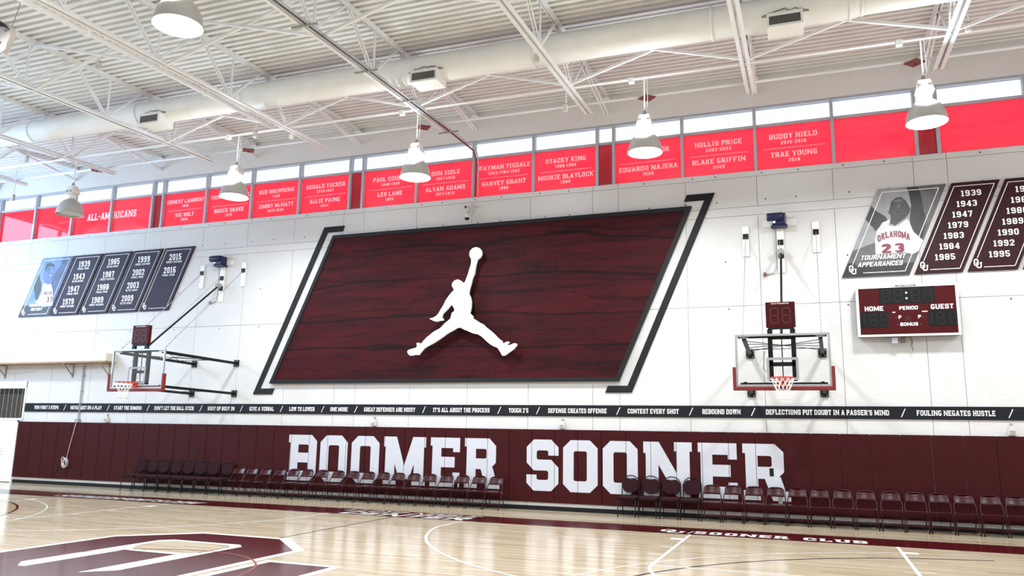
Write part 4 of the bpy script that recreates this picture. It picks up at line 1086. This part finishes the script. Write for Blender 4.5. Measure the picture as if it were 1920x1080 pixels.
# ================================================================== BASKETBALL GOALS
def goal(xc, yb, label, long_strut):
    """yb: front face of the board"""
    g = empty('basketball_goal', (xc, 0, 2.9)); tag(g, label, 'basketball goal')
    Z = 2.9
    def B(m): return m
    bw, bh, bz = .915, 1.07, 0.0
    y = yb
    MB().box(-bw + .03, y + .012, bz + .03, bw - .03, y + .024, bz + bh - .03).build('glass', M_BGLASS, g)
    fr = MB(); e = .045
    fr.box(-bw, y, bz, bw, y + .05, bz + e).box(-bw, y, bz + bh - e, bw, y + .05, bz + bh).box(-bw, y, bz + e, -bw + e, y + .05, bz + bh - e).box(bw - e, y, bz + e, bw, y + .05, bz + bh - e)
    fr.build('board_frame', M_SILVER, g, bevel=.004)
    t = MB(); tw, t0, t1, te = .305, .13, .585, .05
    t.box(-tw, y + .004, t0, tw, y + .011, t0 + te).box(-tw, y + .004, t1 - te, tw, y + .011, t1).box(-tw, y + .004, t0 + te, -tw + te, y + .011, t1 - te).box(tw - te, y + .004, t0 + te, tw, y + .011, t1 - te)
    t.build('target_square', mat('target_grey', (150, 150, 153), .5), g)
    p = MB(); pw = bw + .06
    p.box(-pw, y - .03, bz - .075, pw, y + .075, bz + .0).box(-pw, y - .03, bz, -bw + .0, y + .075, bz + .40).box(bw, y - .03, bz, pw, y + .075, bz + .40)
    p.build('edge_padding', M_PADRED, g, bevel=.012)
    rz = 3.05 - Z; ry = y - .15 - .2286
    ri = MB().tube([(.2286 * math.cos(2 * PI * i / 36), ry + .2286 * math.sin(2 * PI * i / 36), rz) for i in range(36)], .011, 8, closed=True).build('rim', M_RIM, g, smooth=True)
    MB().box(-.09, y - .06, rz - .12, .09, y - .001, rz + .02).bar((-.07, y - .05, rz - .02), (-.05, ry + .2, rz - .008), .03, .02).bar((.07, y - .05, rz - .02), (.05, ry + .2, rz - .008), .03, .02).bar((0, y - .05, rz - .03), (0, ry + .21, rz - .01), .08, .03).build('rim_bracket', M_RIM, ri)
    nt = MB(); n = 12
    def netp(i, v):
        rr = .222 * (1 - v) ** 1.0 + .105 * v if v < .75 else .105 + .134 * .25 * .2 + (v - .75) * .05
        rr = .222 - .125 * min(1, v / .7) + (.0 if v < .7 else .03 * (v - .7) / .3)
        a = 2 * PI * i / n
        return (rr * math.cos(a), ry + rr * math.sin(a), rz - .01 - .43 * v)
    for i in range(n):
        for s_ in (-1, 1):
            nt.tube([netp(i + s_ * .5 * k, k / 5) for k in range(6)], .0055, 5)
    nt.build('net', M_NET, g, smooth=True)
    ms = MB()                                     # mast behind the board
    yb2 = y + .10
    for sx in (-1, 1):
        ms.box(sx * .225 - .045, yb2, .12, sx * .225 + .045, yb2 + .09, bh + .02)
    ms.box(-.27, yb2, bh - .10, .27, yb2 + .09, bh + .0); ms.box(-.27, yb2, .42, .27, yb2 + .07, .5); ms.box(-.27, yb2, .12, .27, yb2 + .07, .2)
    ms.build('mast', M_BLACK, g, bevel=.006)
    MB().box(-bw + .06, y + .06, bh - .075, bw - .06, y + .1, bh - .04).box(-bw + .08, y + .06, .05, bw - .08, y + .1, .085).build('cross_rail', M_BLACK, g)
    MB().tube([(0, yb2 + .04, .12), (0, yb2 + .04, bh)], .012, 6).build('centre_rod', M_BLACK, g)
    for sx in (-1, 1):
        MB().box(sx * .74 - .09, y + .055, bh - .08, sx * .74 + .09, y + .105, bh - .045).build('corner_clamp', M_SILVER, g)
        MB().bar((sx * .74, y + .1, bh - .08), (sx * .80, -.06, .93), .075, .075).build('upper_arm', M_BLACK, g, bevel=.004)
        MB().bar((sx * .74, y + .1, .07), (sx * .80, -.06, .02), .07, .07).build('lower_arm', M_BLACK, g, bevel=.004)
        for zz in (.93, .02):
            pl = MB().box(sx * .80 - .09, -.05, zz - .10, sx * .80 + .09, -.002, zz + .10).build('wall_plate', M_BLACK, g, bevel=.004)
            bo = MB()
            for ax in (-.06, .06):
                for az in (-.07, .07): bo.box(sx * .80 + ax - .012, -.058, zz + az - .012, sx * .80 + ax + .012, -.05, zz + az + .012)
            bo.build('bolt_heads', M_GREY, pl)
        MB().tube([(sx * .78, -.6, .94), (-sx * .75, y + .3, bh - .1)], .008, 6).build('brace_rod', M_BLACK, g)
        MB().tube([(sx * .78, -1.3, .95), (-sx * .76, y + .9, bh - .1)], .008, 6).build('brace_rod', M_BLACK, g)
    for zz in (.94, .03): MB().tube([(-.78, -1.0, zz), (.78, -1.0, zz)], .008, 6).build('brace_rod', M_BLACK, g)
    # hanging hardware up the wall
    for sx in (-1, 1):
        MB().box(sx * .80 - .08, -.04, 3.30, sx * .80 + .08, -.002, 4.05).build('backing_board', M_WOODBACK, g, bevel=.004)
        MB().box(sx * .80 - .065, -.065, 3.73, sx * .80 + .065, -.04, 3.86).build('hanger_plate', M_BLACK, g, bevel=.003)
        a = Vector((sx * .80, -.08, 3.76)); b = Vector((sx * .76, y + .12, bh + .01)); n = 60; ch = MB()
        for i in range(n):
            p0 = a + (b - a) * (i / n); p1 = a + (b - a) * ((i + .82) / n)
            ch.bar(p0, p1, .022 if i % 2 else .008, .008 if i % 2 else .022)
        ch.build('chain', M_SILVER, g)
    MB().box(-.08, -.04, 2.85, .08, -.002, 4.1).box(-.38, -.03, 4.0, .38, -.002, 4.17).build('backing_board', M_WOODBACK, g, bevel=.004)
    MB().box(-.065, -.065, 3.53, .065, -.04, 3.66).build('hanger_plate', M_BLACK, g, bevel=.003)
    MB().box(-.065, -.065, 3.20, .065, -.04, 3.34).build('hanger_plate', M_BLACK, g, bevel=.003)
    MB().tube([(0, -.10, 3.34), (0, -.24, 3.34)], .075, 12).build('strut_head', M_GREY, g)
    MB().tube([(.0, -.2, 3.3), (.0, y + .2, bh + .02)], .028, 8).build('strut', M_BLACK, g)
    MB().tube([(-.02, -.09, 3.62), (-.02, y + .3, bh + .1)], .006, 6).build('lift_cable', M_GREY, g)
    MB().tube([(-.16, -.06, 4.0), (-.12, -.05, 3.85), (-.11, -.04, 3.1), (-.12, -.04, 2.95), (-.18, -.04, 2.86), (-.36, -.03, 2.83)], .012, 8).build('power_cable', M_GREY, g)
    MB().box(-.42, -.05, 2.79, -.36, -.002, 2.88).build('outlet_box', M_SHIELD, g)
    MB().tube([(-.62, y + .4, bh - .25), (-.5, y + .6, bh - .6), (-.35, y + .5, bh - .3), (-.4, y + .5, .4), (-.28, y + .3, .3)], .006, 6).build('loose_wire', M_BLACK, g)
    # shot clock
    c = empty('shot_clock', (xc, y + .05, Z + bh + .13)); 
    MB().box(-.285, -.05, 0, .285, .06, .52).build('case', M_MAROON, c, bevel=.01)
    MB().box(-.25, -.04, -.035, .25, .05, .0).box(-.27, -.03, -.13, -.17, .04, -.035).box(.17, -.03, -.13, .27, .04, -.035).build('clock_bracket', M_BLACK, c)
    for dx in (-.115, .115):
        MB().flat_xz(seg7(dx - .075, .09, .15, .3, .025), -.0525).build('digit', M_SEGRED, c)
    MB().flat_xz(text('DAKTRONICS', .022, .2, .17, 0, gap=.25, fit=.34, at=(0, .475)), -.0525).build('maker_lettering', M_PRINT, c)
    # winch motor
    w = empty('winch_motor', (xc, -.03, Z + 4.12))
    MB().box(-.17, -.26, -.14, .15, -.005, .14).build('gearbox', M_BLUE, w, bevel=.03)
    MB().lathe([(0, -.2), (.09, -.2), (.1, -.17), (.1, .14), (.08, .17), (0, .17)], 20).build('motor_can', M_BLUE, w, smooth=True).matrix_local = Matrix.Translation((-.08, -.26, .05)) @ Matrix.Rotation(PI / 2, 4, 'Y')
    MB().box(-.2, -.24, -.18, .18, -.005, -.14).build('mount_foot', M_BLUE, w, bevel=.005)
    MB().box(-.15, -.265, -.1, -.09, -.259, .02).build('rating_plate', M_PRINT, w)
    return g, c, w
def seg7(x, z, w, h, t):
    m = h / 2; g = t * .3
    def hs(zc): return [(x + g, zc), (x + t * .7, zc + t / 2), (x + w - t * .7, zc + t / 2), (x + w - g, zc), (x + w - t * .7, zc - t / 2), (x + t * .7, zc - t / 2)]
    def vs(xc, z0, z1): return [(xc, z0 + g), (xc + t / 2, z0 + t * .7), (xc + t / 2, z1 - t * .7), (xc, z1 - g), (xc - t / 2, z1 - t * .7), (xc - t / 2, z0 + t * .7)]
    return [hs(z), hs(z + m), hs(z + h), vs(x, z, z + m), vs(x, z + m, z + h), vs(x + w, z, z + m), vs(x + w, z + m, z + h)]
_, c, w = goal(-.5, -2.72, 'glass basketball goal on wall arms beside the scoreboard', False)
tag(c, 'maroon two digit shot clock on the right backboard', 'shot clock'); tag(w, 'blue winch motor high above the right backboard', 'winch')
_, c, w = goal(-17.04, -3.02, 'glass basketball goal on long black wall arms at the left', True)
tag(c, 'maroon two digit shot clock on the left backboard', 'shot clock'); tag(w, 'blue winch motor high above the left backboard', 'winch')

# ================================================================== SCOREBOARD
sc = empty('scoreboard', (2.09, -.14, 4.15)); tag(sc, 'maroon basketball scoreboard with white border reading HOME and GUEST', 'scoreboard')
SWd, SH = 2.03, 1.115; yf = -.16
MB().box(-SWd / 2, yf + .03, 0, SWd / 2, .14 - .03, SH).build('case', M_BLACK, sc, bevel=.008)
MB().box(-SWd / 2 - .012, yf, -.012, SWd / 2 + .012, yf + .03, SH + .012).build('white_border', M_WHITE, sc, bevel=.012)
MB().box(-SWd / 2 + .045, yf - .006, .04, SWd / 2 - .045, yf, SH - .03).build('face', M_MAROON, sc, bevel=.0025)
def dig(x0, z0, x1, z1): MB().box(x0, yf - .010, z0, x1, yf - .005, z1).build('digit_panel', M_DIGIT, sc)
dig(-.545, .715, .565, 1.085); dig(-.965, .19, -.385, .545); dig(.405, .19, .97, .545)
def digit(x, z, w_, h_, m=M_SEG): MB().flat_xz(seg7(x, z, w_, h_, .028), yf - .0115).build('digit', m, sc)
for x_ in (-.47, -.24, .11, .36): digit(x_, .765, .15, .27)
for x_ in (-.76, -.53): digit(x_, .235, .13, .26)
for x_ in (.58, .82): digit(x_, .235, .13, .26)
MB().flat_xz([bx2(-.89, .24, -.865, .5), bx2(.46, .24, .485, .5)], yf - .0115).build('hundreds_bar', M_SEG, sc)
digit(-.04, .3, .08, .13, M_SEGRED)
for z_ in (.83, .955): MB().lathe([(0, 0), (.022, 0)], 14).build('colon_dot', M_WHITE, sc).matrix_local = Matrix.Translation((.005, yf - .0125, z_)) @ Matrix.Rotation(PI / 2, 4, 'X')
for s, cx_, z_, h_, f_ in (('HOME', -.665, .57, .105, .38), ('GUEST', .69, .57, .105, .44), ('PERIOD', .03, .575, .08, .37), ('P', -.155, .375, .075, .055), ('P', .235, .375, .075, .055), ('BONUS', .02, .215, .075, .35)):
    MB().flat_xz(text(s, h_, .2, .19, 0, gap=.14, fit=f_, at=(cx_, z_)), yf - .0085).build('lettering', M_PRINT, sc)
MB().box(-.20, yf - .012, SH - .012, .20, yf, SH + .02).build('maker_plate', M_BLACK, sc)
MB().flat_xz(text('DAKTRONICS', .022, .2, .17, 0, gap=.25, fit=.34, at=(0, SH - .006)), yf - .014).build('maker_lettering', M_PRINT, sc)
MB().flat_xz([bx2(-.30, .515, -.24, .535), bx2(.29, .515, .40, .535)], yf - .0085).build('dash_mark', M_PRINT, sc)
for x_, s_ in ((-.245, -1), (.315, 1), (-.2, -1), (.25, 1)):
    z_ = .4 if abs(x_) > .22 and x_ != .25 else .245
    if x_ in (-.2,): x_ = -.22
    if x_ == .25: x_ = .26
    MB().flat_xz([[(x_ - .025 * s_, z_ - .02), (x_ + .03 * s_, z_), (x_ - .025 * s_, z_ + .02)]], yf - .0085).build('arrow', M_SEGRED, sc)
MB().box(-.06 - .28, -.08, -.16, -.28 + .06, .0, -.02).build('conduit_box', M_SILVER, sc, bevel=.006)
MB().box(-.14, -.05, -.13, -.06, .1, -.02).build('conduit_box', mat('brown_box', (112, 92, 82), .6), sc)
MB().tube([(.05, 0, 0), (.08, -.02, -.1), (.06, -.02, -.2), (.07, -.02, -.33)], .006, 6).build('loose_wire', M_BLACK, sc)
MB().tube([(.03, 0, 0), (.06, -.02, -.16), (.02, -.02, -.25)], .005, 6).build('loose_wire', M_BLACK, sc)
MB().box(-.9, .1, .1, -.8, .139, 1.0).box(.8, .1, .1, .9, .139, 1.0).build('wall_cleat', M_GREY, sc)

# ================================================================== SMALL WALL FIXTURES
for x_, lab in ((-21.15, 'small grey wall light above the pads beside the coiled rope'), (-11.38, 'small white wall light above the first O of BOOMER'), (-5.93, 'small white wall light above the word SOONER'), (3.93, 'small grey wall light above the pads at far right')):
    r = empty('wall_light', (x_, 0, 2.02)); tag(r, lab, 'wall light', 'small wall lights above the pads')
    MB().prism_xz([(-.07, 0), (.07, 0), (.075, .08), (.055, .17), (.02, .2), (-.02, .2), (-.055, .17), (-.075, .08)], -.09, -.003).build('housing', M_LGREY, r, bevel=.01)
    MB().box(-.05, -.1, .02, .05, -.09, .1).build('lens', M_GREY, r)
    MB().box(-.025, -.04, .2, .025, -.003, .25).build('mount', M_GREY, r)
r = empty('security_camera', (-8.6, 0, 8.02)); tag(r, 'white bullet security camera under the window sill', 'security camera')
MB().tube([(.04, -.02, .07), (.03, -.1, .06), (-.08, -.26, -.0)], .035, 12).build('body', M_LGREY, r, smooth=True)
MB().tube([(-.08, -.262, 0), (-.09, -.28, -.005)], .037, 12).build('lens_hood', M_BLACK, r)
MB().box(-.03, -.03, .0, .09, -.002, .12).build('base', M_LGREY, r, bevel=.008)
r = empty('dome_camera', (-8.66, 0, 7.72)); tag(r, 'white dome security camera on an arm at the panel top edge', 'security camera')
MB().lathe([(.03, .16), (.075, .12), (.085, .05), (.085, .0), (.0, .0)], 20, (0, -.2, 0)).build('housing', M_LGREY, r, smooth=True)
MB().lathe([(.07, 0), (.06, -.035), (.03, -.06), (0, -.065)], 20, (0, -.2, 0)).build('dome', M_BLACK, r, smooth=True)
MB().tube([(0, -.2, .15), (0, -.2, .2), (.02, -.1, .22), (.02, -.003, .2)], .02, 8).build('arm', M_LGREY, r)
MB().box(-.04, -.02, .14, .08, -.002, .28).build('base', M_LGREY, r, bevel=.006)
MB().tube([(.0, -.01, .28), (.0, -.01, .42)], .008, 6).build('cable', M_GREY, r)

# ledge on brackets at the left
r = empty('wall_shelf', (-24.5, 0, 3.9)); tag(r, 'long cream ledge on triangular brackets at the left of the wall', 'shelf')
MB().box(-3.88, -.42, .05, 3.45, -.003, .3).build('ledge', M_CREAM, r, bevel=.01)
MB().box(-3.88, -.43, .0, 3.45, -.003, .05).build('bottom_board', M_BROWN, r)
for x_ in (-1.5, 1.62, 3.2):
    m = MB().box(x_ - .03, -.03, -.45, x_ + .03, -.003, 0).box(x_ - .03, -.40, -.03, x_ + .03, -.03, 0)
    m.bar((x_, -.38, -.02), (x_, -.02, -.38), .03, .03); m.build('bracket', M_BRACK, r)
r = empty('wall_conduit', (-22.4, 0, 2.0)); tag(r, 'thin grey conduit down the wall ending in a small box', 'conduit')
MB().tube([(0, -.03, .1), (0, -.03, 1.86)], .014, 8).build('pipe', M_GREY, r); MB().tube([(.05, -.03, .1), (.05, -.03, 1.86)], .010, 8).build('pipe', M_GREY, r)
MB().box(-.07, -.09, .0, .09, -.003, .12).build('junction_box', M_GREY, r, bevel=.006)
for z_ in (.5, 1.0, 1.5): MB().box(-.04, -.045, z_, .09, -.002, z_ + .03).build('pipe_strap', M_BRACK, r)
r = empty('coiled_rope', (-22.5, -.1, .5)); tag(r, 'thin white rope hanging in a tangled coil before the pads', 'rope')
MB().tube([(.1, .02, 1.5), (.06, 0, 1.2), (-.02, -.01, .8), (-.1, -.01, .38)], .009, 6).build('rope_drop', M_ROPE, r, smooth=True)
random.seed(3)
cp = []
for lp in range(6):
    cx_, cz_, rx, rz_, tl = -.14 + random.uniform(-.05, .05), .22 + random.uniform(-.04, .05), random.uniform(.05, .11), random.uniform(.1, .17), random.uniform(-.7, .7)
    for i in range(14):
        a = 2 * PI * i / 14; px, pz = rx * math.cos(a), rz_ * math.sin(a)
        cp.append((cx_ + px * math.cos(tl) - pz * math.sin(tl), -.012 - .006 * lp, cz_ + px * math.sin(tl) + pz * math.cos(tl)))
MB().tube([(-.1, -.01, .38)] + cp, .008, 6).build('rope_coil', M_ROPE, r, smooth=True)
MB().tube([(-27.2 + 24.5, -.02, 0), (-25.6 + 24.5, -.02, -.06), (-24.6 + 24.5, -.02, .0)], .008, 6).build('slack_cable', M_LGREY, bpy.data.objects['wall_shelf'], loc=(0, 0, -.22))

# ================================================================== CHAIRS
def padded_chair():
    r = empty('padded_chair', (0, 0, 0))
    MB().box(-.215, -.25, .405, .215, .19, .475).build('seat', M_FABRIC, r, bevel=.03, seg=3)
    pts = []
    for i in range(40):
        a = 2 * PI * i / 40; c_, s_ = math.cos(a), math.sin(a)
        e = 2 / 2.9; px = .195 * math.copysign(abs(c_) ** e, c_); pz = .71 + .175 * math.copysign(abs(s_) ** e, s_)
        if s_ > .55 and abs(px) < .10: pz -= .028 * (1 - abs(px) / .10)
        pts.append((px, pz))
    m = MB().prism_xz(pts, -.03, .03); 
    b = m.build('backrest', M_FABRIC, r, bevel=.012); b.matrix_local = Matrix.Translation((0, .225, 0)) @ Matrix.Translation((0, 0, .5)) @ Matrix.Rotation(-.14, 4, 'X') @ Matrix.Translation((0, 0, -.5))
    tr = .012
    def lean(z): return .215 + max(0, (z - .45)) * .14
    arch = [(-.205, .24, .42)] + [(-.207, lean(z), z) for z in (.5, .62, .74)] + [(.207 * math.cos(a), lean(.76 + .175 * math.sin(a)), .76 + .175 * math.sin(a)) for a in [PI - PI * i / 14 for i in range(15)]] + [(.207, lean(z), z) for z in (.74, .62, .5)] + [(.205, .24, .42)]
    MB().tube(arch, tr, 8).build('back_frame', M_BLACK, r, smooth=True)
    for sx in (-1, 1):
        MB().tube([(sx * .205, -.27, 0), (sx * .205, -.235, .36), (sx * .205, -.2, .40), (sx * .205, -.1, .40)], tr, 8).build('leg', M_BLACK, r, smooth=True)
        MB().tube([(sx * .205, .30, 0), (sx * .205, .22, .36), (sx * .205, .18, .40), (sx * .205, .08, .40)], tr, 8).build('leg', M_BLACK, r, smooth=True)
        MB().tube([(sx * .205, -.2, .395), (sx * .205, .24, .42)], tr, 8).build('seat_rail', M_BLACK, r, smooth=True)
    MB().box(-.2, -.2, .385, .2, .17, .405).build('seat_pan', M_BLACK, r)
    return r
def folding_chair():
    r = empty('folding_chair', (0, 0, 0)); tr = .0115
    def ym(z): return -.24 + (.42) * (z / .8) ** 1.15
    sideL = [(-.207, ym(z), z) for z in (0, .2, .42, .54)] + [(-.199, ym(.58), .58), (-.18, ym(.63), .63), (-.177, ym(.70), .70)]
    top = [(.177 * math.copysign(abs(math.cos(a)) ** .7, math.cos(a)), ym(.70 + .09 * math.sin(a)), .70 + .09 * abs(math.sin(a)) ** .8) for a in [PI - PI * i / 12 for i in range(1, 12)]]
    pathpts = sideL + top + [(-x, y, z) for x, y, z in reversed(sideL)]
    MB().tube(pathpts, tr, 8).build('main_frame', M_CHAIR, r, smooth=True)
    b = MB(); n = 12; rows = []
    for j, z in enumerate((.595, .64, .69, .735, .765)):
        wz = .178 if z < .7 else .178 * (1 - ((z - .7) / .09) ** 2 * .35)
        for i in range(n + 1):
            u = i / n * 2 - 1; b.v.append((u * wz, ym(z) + .035 * (1 - u * u) - .012, z + (.012 * (1 - u * u) if j == 4 else 0)))
    for j in range(4):
        for i in range(n):
            a = j * (n + 1) + i; b.f.append((a, a + 1, a + n + 2, a + n + 1))
    o = b.build('backrest', M_CHAIR, r, smooth=True)
    sm = o.modifiers.new('thick', 'SOLIDIFY'); sm.thickness = .006
    MB().box(-.182, -.225, .415, .182, .165, .437).build('seat', M_CHAIR, r, bevel=.009, seg=3)
    for sx in (-1, 1):
        MB().tube([(sx * .187, .22, 0), (sx * .187, .10, .22), (sx * .187, -.03, .41)], tr, 8).build('leg', M_CHAIR, r, smooth=True)
        MB().lathe([(.0, 0), (.016, 0), (.016, .025), (0, .025)], 10, (sx * .207, ym(.0), 0)).build('foot_cap', M_BLACK, r)
        MB().box(sx * .197 - .014, -.03, .39, sx * .197 + .014, .01, .43).build('hinge', M_SILVER, r)
    MB().box(-.2, ym(.13) - .008, .12, .2, ym(.13) + .006, .145).build('stretcher', M_CHAIR, r, bevel=.003)
    MB().tube([(-.2, .165, .11), (.2, .165, .11)], .009, 8).build('stretcher', M_CHAIR, r)
    return r
pc = padded_chair(); fc = folding_chair(); up = uf = False
GL = 'chairs in the left row'; GR = 'chairs in the right row'
def put(kind, x, y, lab, grp):
    global up, uf
    if kind == 'p': o = pc if not up else copy_tree(pc); up = True
    else: o = fc if not uf else copy_tree(fc); uf = True
    o.location = (x, y, 0); o.rotation_euler = (0, 0, random.uniform(-.03, .03)); tag(o, lab, 'chair', grp)
random.seed(11)
for i, x in enumerate((-19.42, -18.96, -18.5, -18.02, -17.56, -17.1, -16.63, -16.15)):
    put('p', x, -.41 + random.uniform(-.02, .02), 'padded maroon chair with black frame, %s from the left end of the row' % ORD[i], GL)
for i, x in enumerate((-15.62, -15.16, -14.68, -14.20, -13.74, -13.28, -12.8, -12.29, -11.81, -11.33, -10.88, -10.42, -9.95, -9.48, -9.0, -8.55, -8.08, -7.6)):
    put('f', x, -.38 + random.uniform(-.015, .015), 'maroon metal folding chair, %s in the row under the word BOOMER' % ORD[i], GL)
for i, x in enumerate((-4.17, -3.68, -3.18, -2.71)):
    put('p', x, -.41 + random.uniform(-.02, .02), 'padded maroon chair with oval back, %s in the row under SOONER' % ORD[i], GR)
for i, x in enumerate((-2.23, -1.76, -1.3, -.84, -.38, .08, .55, 1.01, 1.5, 1.96, 2.42, 2.88, 3.36, 3.82, 4.3)):
    put('f', x, -.46 + random.uniform(-.015, .015), 'maroon metal folding chair, %s after the oval backed chairs at right' % ORD[i], GR)
